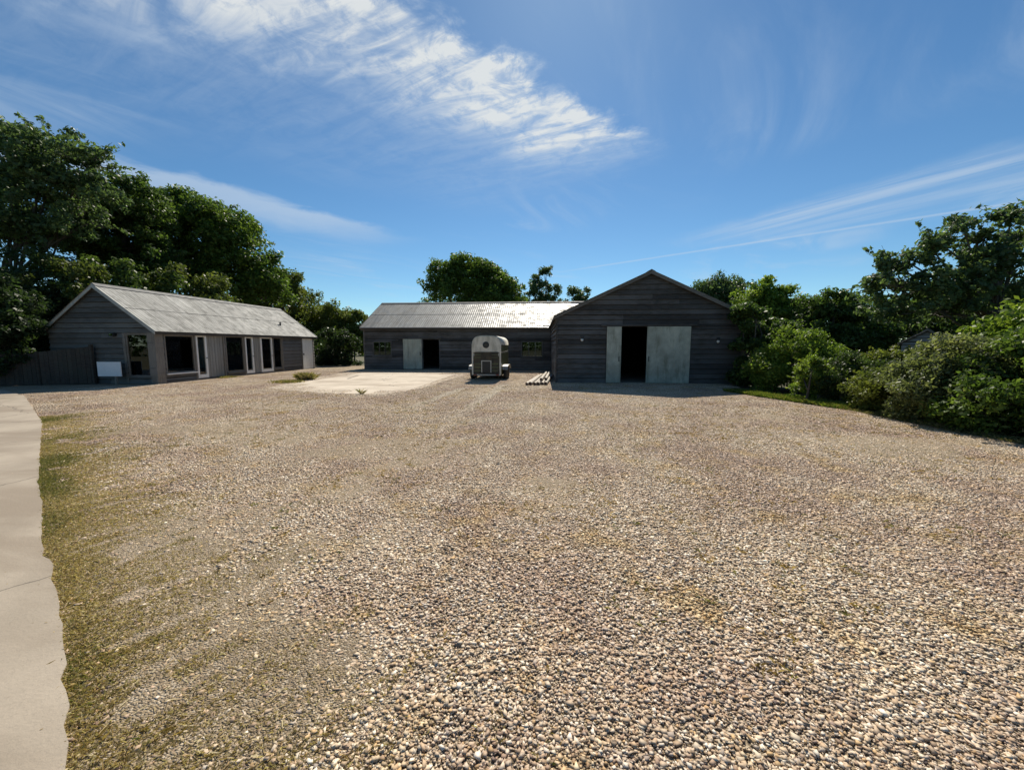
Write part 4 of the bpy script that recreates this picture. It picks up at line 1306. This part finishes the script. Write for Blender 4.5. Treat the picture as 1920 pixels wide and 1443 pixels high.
    # --- shrubs along the right side of the yard
    def shrub(x, y, lobes, n, leaf, col, seed, lab, cr=.34, mat='leaf'):
        T('garden_shrub', lab, 'shrub', (x, y, 0), [(x + a, y + b, c, d, e, f) for a, b, c, d, e, f in lobes], n, leaf, col, seed, cr=cr, density=.55, trunk_r=.07, mat=mat, group='shrubs along the right side of the yard', stems=3, low=-1, floor=0.01, fill=1.9, sprays=40, spray_len=.4)
    shrub(9.0, 14.4, [(0, 0, .95, 1.3, 1.0, .85), (-.8, 0, .75, .7, .7, .7), (.7, .1, .85, .8, .8, .7), (0, 0, 1.5, .85, .8, .5)], 30000, .085, GREEN_LIME, 60, 'rounded shrub with bright top nearest the barn doors')
    shrub(8.75, 12.0, [(0, 0, .75, .75, .65, .6), (.0, -.1, .4, .6, .55, .4), (.55, .1, .8, .55, .6, .55)], 20000, .075, greens((0.020, 0.036, 0.012), (0.036, 0.060, 0.018), (0.065, 0.098, 0.026)), 61, 'small dark shrub right after the rounded shrub', cr=.3)
    shrub(7.95, 12.1, [(0, 0, .5, .30, .30, .5), (.1, 0, .95, .2, .2, .25)], 6000, .07, GREEN_LIME, 62, 'narrow upright bright green plant between the two round shrubs', cr=.2)
    shrub(8.75, 10.6, [(0, 0, .5, .75, .8, .5), (-.35, -.5, .42, .5, .5, .42), (.5, .1, .55, .6, .6, .45)], 24000, .08, GREEN_OLIVE, 63, 'olive-brown shrub in front of the rail fence', cr=.32, mat='leaf_dull')
    shrub(9.05, 9.1, [(0, 0, .95, 1.0, .9, .85), (-.75, -.1, .65, .6, .6, .6), (.3, .1, 1.2, .85, .7, .5), (-.3, -.5, .45, .6, .5, .45), (.8, .1, .9, .6, .6, .6)], 42000, .085, GREEN_GREY, 64, 'wide arching shrub with layered pale leaves on the right', cr=.32)
    shrub(9.05, 7.75, [(.7, -.35, 1.4, .65, .6, .55), (0, 0, .8, .9, .8, .8), (-.7, .1, .45, .55, .55, .45), (.3, .2, 1.3, .7, .7, .6), (.6, -.6, .9, .8, .8, .9), (.2, -.9, .6, .8, .7, .6)], 36000, .095, GREEN_MID, 65, 'leafy green shrub at the right edge nearest the camera', cr=.32)
    shrub(10.9, 9.4, [(0, 0, 1.2, 1.0, .9, .9), (-.4, -.2, 1.75, .6, .6, .5), (.5, .1, 1.95, .8, .7, .6), (.4, -.6, 1.4, .9, .8, .8)], 32000, .11, GREEN_LIME, 66, 'tall yellow-green shrub under the big-leaved tree', cr=.4)
    shrub(11.3, 12.9, [(0, 0, .95, .9, .8, .65), (-.7, .2, .85, .6, .6, .5)], 18000, .09, GREEN_OLIVE, 67, 'olive shrub just below the little shed gable', cr=.34)
    # --- background trees closing the horizon on the right
    for i, (px, py, w, h, Y, lab) in enumerate(((1650, 600, 50, 45, 27.0, 'dark background tree left of the little shed'), (1760, 595, 60, 50, 24.0, 'dark background tree behind the little shed'), (1880, 590, 70, 55, 21.0, 'dark background tree at the far right behind the big-leaved tree'))):
        T('broadleaf_tree', lab, 'tree', (gx(px, Y), Y, 0), px_lobes(Y, [(px, py, w, h), (px - 35, py + 40, w * .8, h), (px + 35, py + 35, w * .8, h), (px, py + 70, w, h * .8)]), 16000, .2, GREEN_DARK, 70 + i, cr=.6, density=.5, trunk_r=.18, low=-1, floor=.03)


def build_wood():
    """woodland around the site, a dark band through the gaps; unseen part behind camera added to block low sky"""
    rs = np.random.RandomState(90)
    n = 46000
    an = rs.uniform(0, 2 * math.pi, n)
    prof = 5.5 + 1.6 * np.sin(an * 9 + 1) + 1.2 * np.sin(an * 23) + .7 * np.sin(an * 61 + 2)
    r = rs.uniform(62, 72, n)
    front = np.cos(an - math.pi / 2) > .2
    prof = np.where(front, prof * .75, prof)
    z = rs.uniform(0, 1, n) ** .8 * prof * (1 - ((r - 67) / 5.5) ** 2 * .35) + .2
    pos = np.stack([r * np.cos(an), r * np.sin(an), z], 1)
    v, c = leaf_cloud(rs, pos, np.full(n, .5), n, .85, GREEN_DARK)
    tag(link('wood', quads_mesh('wood', v, c), M['leaf_dull']), 'distant dark woodland band showing between the nearer trees', 'wood', None, 'stuff')


build_trees()
build_wood()


# ------------------------------------------------------------------ gravel stones (instanced patches)
def build_gravel():
    rs = np.random.RandomState(7)
    ico = np.array([(-1, -1, -1), (1, -1, -1), (1, 1, -1), (-1, 1, -1), (-1, -1, 1), (1, -1, 1), (1, 1, 1), (-1, 1, 1)]) * .74
    tri = np.array([(0, 3, 2), (0, 2, 1), (4, 5, 6), (4, 6, 7), (0, 1, 5), (0, 5, 4), (1, 2, 6), (1, 6, 5), (2, 3, 7), (2, 7, 6), (3, 0, 4), (3, 4, 7)])
    pal = np.array([(0.62, 0.51, 0.385), (0.56, 0.445, 0.33), (0.50, 0.375, 0.26), (0.70, 0.61, 0.49), (0.82, 0.76, 0.66), (0.36, 0.26, 0.19), (0.44, 0.38, 0.33), (0.54, 0.38, 0.21), (0.25, 0.19, 0.16)])
    pw = np.array([.22, .20, .13, .16, .10, .08, .05, .05, .02]); pw /= pw.sum()
    colc = bpy.data.collections.new('gravel_patches')
    for k in range(6):
        full = k < 4
        n = 9500 if full else 4200
        pos = np.zeros((n, 3)); pos[:, :2] = rs.uniform(-.5, .5, (n, 2))
        r = np.clip(rs.lognormal(math.log(.0062), .40, n), .003, .0135)
        pos[:, 2] = rs.uniform(-.1, .5, n) * r + rs.uniform(0, .002, n)
        sc3 = np.stack([r * rs.uniform(.85, 1.35, n), r * rs.uniform(.7, 1.05, n), r * rs.uniform(.3, .55, n)], 1)
        base = ico[None] * np.clip(1 + rs.normal(0, .27, (n, 8, 1)), .45, 1.6) + rs.normal(0, .13, (n, 8, 3))
        v = base * sc3[:, None, :]
        tx, az = rs.normal(0, .28, n), rs.uniform(0, 6.283, n)
        y, z = v[..., 1] * np.cos(tx)[:, None] - v[..., 2] * np.sin(tx)[:, None], v[..., 1] * np.sin(tx)[:, None] + v[..., 2] * np.cos(tx)[:, None]
        x = v[..., 0]
        v = np.stack([x * np.cos(az)[:, None] - y * np.sin(az)[:, None], x * np.sin(az)[:, None] + y * np.cos(az)[:, None], z], -1) + pos[:, None, :]
        f = (tri[None] + (np.arange(n) * 8)[:, None, None]).reshape(-1, 3)
        c = pal[rs.choice(len(pal), n, p=pw)] * rs.uniform(.68, 1.10, (n, 1)) * np.array((1.02, .99, .92))
        me = bpy.data.meshes.new('gravel_patch')
        nv, nf = n * 8, len(f)
        me.vertices.add(nv); me.vertices.foreach_set('co', v.astype(np.float32).ravel())
        me.loops.add(nf * 3); me.loops.foreach_set('vertex_index', f.astype(np.int32).ravel())
        me.polygons.add(nf); me.polygons.foreach_set('loop_start', np.arange(0, nf * 3, 3, dtype=np.int32))
        at = me.attributes.new('col', 'FLOAT_COLOR', 'POINT')
        cc = np.ones((nv, 4), dtype=np.float32); cc[:, :3] = np.repeat(c, 8, 0)
        at.data.foreach_set('color', cc.ravel())
        me.update(calc_edges=True)
        me.materials.append(M['stone'])
        colc.objects.link(bpy.data.objects.new('gravel_patch_%02d' % k, me))
    pts, idx, rot = [], [], []
    edge = fine
    for iy in range(-4, 27):
        for ix in range(-18, 10):
            for sub in range(1):
                x, y = ix * .97 + .5, iy * .97 + .5
                if not inside(YARD, x, y): continue
                if x > .3 and y > 17.4: continue
                if y > 25.4: continue
                if x < -16.0 and y > 14.9: continue
                if inside(PATH, x, y) and np.min(np.hypot(edge[:, 0] - x, edge[:, 1] - y)) > .75: continue
                if inside(PAD, x, y) and all(inside(PAD, x + a, y + b) for a in (-.5, .5) for b in (-.5, .5)): continue
                dist = np.min(np.hypot(edge[:, 0] - x, edge[:, 1] - y))
                sparse = (dist < .95 and rs.rand() < .8)
                idx.append(rs.randint(4, 6) if sparse else rs.randint(0, 4))
                rot.append(math.pi / 2 * rs.randint(0, 4) + rs.normal(0, .03)); pts.append((x, y, .002))
    me = bpy.data.meshes.new('gravel'); me.from_pydata(pts, [], [])
    me.attributes.new('idx', 'INT', 'POINT').data.foreach_set('value', np.array(idx, dtype=np.int32))
    me.attributes.new('rot', 'FLOAT', 'POINT').data.foreach_set('value', np.array(rot, dtype=np.float32))
    o = bpy.data.objects.new('gravel', me); COL.objects.link(o)
    tag(o, 'loose tan and white flint gravel covering the yard', 'gravel', None, 'stuff')
    ng = bpy.data.node_groups.new('scatter', 'GeometryNodeTree')
    ng.interface.new_socket('Geometry', in_out='INPUT', socket_type='NodeSocketGeometry')
    ng.interface.new_socket('Geometry', in_out='OUTPUT', socket_type='NodeSocketGeometry')
    N, L = ng.nodes, ng.links
    gi, go = N.new('NodeGroupInput'), N.new('NodeGroupOutput')
    ci = N.new('GeometryNodeCollectionInfo'); ci.inputs[0].default_value = colc; ci.inputs[1].default_value = True; ci.inputs[2].default_value = True
    ip = N.new('GeometryNodeInstanceOnPoints'); ip.inputs['Pick Instance'].default_value = True
    a1 = N.new('GeometryNodeInputNamedAttribute'); a1.data_type = 'INT'; a1.inputs[0].default_value = 'idx'
    a2 = N.new('GeometryNodeInputNamedAttribute'); a2.data_type = 'FLOAT'; a2.inputs[0].default_value = 'rot'
    cx = N.new('ShaderNodeCombineXYZ')
    L.new(gi.outputs[0], ip.inputs['Points']); L.new(ci.outputs[0], ip.inputs['Instance'])
    L.new([s for s in a1.outputs if s.enabled and s.name == 'Attribute'][0], ip.inputs['Instance Index'])
    L.new([s for s in a2.outputs if s.enabled and s.name == 'Attribute'][0], cx.inputs[2])
    L.new(cx.outputs[0], ip.inputs['Rotation'])
    L.new(ip.outputs[0], go.inputs[0])
    o.modifiers.new('scatter', 'NODES').node_group = ng


build_gravel()


# ------------------------------------------------------------------ grass and weeds
def blades(rs, xy, h, w, cols, lean=.5):
    n = len(xy)
    az = rs.uniform(0, 6.283, n)
    hh = h * rs.uniform(.5, 1.4, n)
    a = np.stack([np.cos(az), np.sin(az), np.zeros(n)], 1)
    l = rs.normal(0, lean, (n, 2)); l = np.concatenate([l, np.ones((n, 1))], 1); l /= np.linalg.norm(l, axis=1)[:, None]
    p = np.concatenate([xy, np.zeros((n, 1))], 1)
    ww = (w * rs.uniform(.6, 1.3, n))[:, None] * a
    t = l * hh[:, None]
    droop = np.array((0, 0, 1)) * (-.25 * hh[:, None] * rs.uniform(0, 1, (n, 1)))
    v = np.stack([p - ww / 2, p + ww / 2, p + t * .6 + ww * .35, p + t + t * np.array((.5, .5, 0)) + droop], 1)
    cols = np.array(cols)
    c = cols[rs.randint(0, len(cols), n)] * rs.uniform(.7, 1.3, (n, 1))
    return v, c


DRY = [(0.44, 0.35, 0.19), (0.37, 0.28, 0.14), (0.52, 0.44, 0.26), (0.29, 0.21, 0.10)]
OCHRE = [(0.36, 0.25, 0.10), (0.30, 0.20, 0.075), (0.42, 0.31, 0.14), (0.24, 0.165, 0.06)]
FRESH = [(0.16, 0.165, 0.05), (0.20, 0.19, 0.065), (0.11, 0.13, 0.036), (0.30, 0.25, 0.11), (0.24, 0.19, 0.09)]


def build_grass():
    rs = np.random.RandomState(11)
    # verge along the path
    seg = fine[:-1]; L = np.hypot(*(fine[1:] - fine[:-1]).T); cum = np.cumsum(L); tot = cum[-1]
    n = 520000
    s = rs.uniform(0, tot, n); k = np.searchsorted(cum, s)
    k = np.minimum(k, len(seg) - 1)
    dv = (fine[1:] - fine[:-1])[k]; dv = dv / np.hypot(*dv.T)[:, None]
    nn = np.stack([-dv[:, 1], dv[:, 0]], 1)
    off = rs.exponential(.34, n)
    xy = fine[k] + dv * (rs.uniform(0, 1, n) * L[k])[:, None] + nn * (off[:, None] + .004)
    dens = vnoise(5, xy, 2.2) * .6 + vnoise(6, xy, 6.0) * .4
    far = np.hypot(xy[:, 0], xy[:, 1])
    keep = (dens > .22 + off * .25) & (xy[:, 1] > -.8) & (off < 2.6) & (far < 14) & (rs.rand(n) < np.clip(6.0 / (far + 1.5), .25, 1))
    xy = xy[keep]; off = off[keep]; far = far[keep]
    green = vnoise(8, xy, 1.3) + rs.normal(0, .12, len(xy)) - off * .45 > .44
    v1, c1 = blades(rs, xy[green], .028, .006, FRESH, .7)
    v2, c2 = blades(rs, xy[~green], .026, .0055, DRY, .9)
    me = quads_mesh('grass_verge', np.concatenate([v1, v2]), np.concatenate([c1, c2]))
    tag(link('grass_verge', me, M['grass']), 'thin dry grass and moss along the concrete path edge', 'grass', None, 'stuff')
    # weeds scattered through the gravel
    V, Cc = [], []
    cen = np.stack([rs.uniform(-9, 8.2, 9000), .6 + 15 * rs.uniform(0, 1, 9000) ** 1.5], 1)
    dn = vnoise(21, cen, .55) * .6 + vnoise(22, cen, 1.7) * .4
    cen = cen[(dn > .50)]
    cen = np.array([q for q in cen if not inside(PATH, *q) and not inside(PAD, *q) and inside(YARD, *q)])
    for q in cen:
        m = rs.randint(6, 18)
        p = q + rs.normal(0, rs.uniform(.012, .05), (m, 2))
        v, c = blades(rs, p, rs.uniform(.018, .045), .005, OCHRE if rs.rand() < .7 else FRESH, .9)
        V.append(v); Cc.append(c)
    me = quads_mesh('gravel_weeds', np.concatenate(V), np.concatenate(Cc))
    tag(link('gravel_weeds', me, M['grass']), 'scattered dry weeds growing through the gravel', 'weeds', None, 'stuff')
    # flat straw litter lying on the stones
    n = 42000
    q = np.stack([rs.uniform(-8, 8.2, n), .5 + 15 * rs.uniform(0, 1, n) ** 1.9], 1)
    dn = vnoise(51, q, .5) * .55 + vnoise(52, q, 1.9) * .45
    q = q[dn > .47]
    q = np.array([p for p in q if not inside(PAD, *p) and inside(YARD, *p)])
    n = len(q); az = rs.uniform(0, 6.283, n); l = rs.uniform(.012, .045, n)[:, None]
    a_ = np.stack([np.cos(az), np.sin(az), rs.normal(0, .18, n)], 1) * l; b_ = np.stack([-np.sin(az), np.cos(az), np.zeros(n)], 1) * .0022
    p3 = np.column_stack([q, rs.uniform(.011, .018, n)])
    v = np.stack([p3 - a_ / 2 - b_, p3 - a_ / 2 + b_, p3 + a_ / 2 + b_, p3 + a_ / 2 - b_], 1)
    c = np.array(DRY)[rs.randint(0, 4, n)] * rs.uniform(.7, 1.3, (n, 1))
    tag(link('straw_litter', quads_mesh('straw_litter', v, c), M['grass']), 'bits of dry straw lying on the gravel', 'straw', None, 'stuff')
    # brighter grass strip in front of the right shrubs
    n = 14000
    t = rs.uniform(0, 1, n)
    a, b = np.array((6.7, 14.2)), np.array((7.85, 10.6))
    xy = a + (b - a) * t[:, None] + np.stack([np.abs(rs.normal(0, .38, n)) - .15, rs.normal(0, .1, n)], 1)
    v, c = blades(rs, xy, .12, .011, [(0.13, 0.19, 0.03), (0.18, 0.22, 0.045), (0.24, 0.23, 0.07), (0.09, 0.14, 0.025)], .4)
    n2 = 5200
    t = rs.uniform(0, 1, n2); a, b = np.array((7.95, 10.5)), np.array((8.15, 6.0))
    xy = a + (b - a) * t[:, None] + np.stack([np.abs(rs.normal(0, .3, n2)) - .1, rs.normal(0, .1, n2)], 1)
    v2, c2 = blades(rs, xy, .06, .009, [(0.10, 0.12, 0.035), (0.20, 0.18, 0.08), (0.28, 0.24, 0.12)], .6)
    me = quads_mesh('grass_strip', np.concatenate([v, v2]), np.concatenate([c, c2]))
    tag(link('grass_strip', me, M['grass']), 'bright green grass strip at the foot of the right shrubs', 'grass', None, 'stuff')
    # weed clumps by the pad
    for (px, py, r, h, lab) in ((572, 712, .28, .34, 'bushy weed clump at the back left of the concrete pad'), (540, 717, .5, .12, 'low dry grass patch left of the concrete pad'), (677, 739, .07, .2, 'single thin weed on the near edge of the concrete pad'), (420, 708, .5, .1, 'thin weeds at the foot of the glazed doors')):
        q = onground(px, py)
        m = int(260 + 2600 * r) if r > .1 else 26
        xy = q[:2] + rs.normal(0, r * .5, (m, 2)) * (1, .7)
        v, c = blades(rs, xy, h, .016, FRESH + DRY[:2], .45)
        o = link('weed_clump', quads_mesh('weed_clump', v, c, (q[0], q[1], 0)), M['grass'], None, (q[0], q[1], 0))
        tag(o, lab, 'weed')


build_grass()
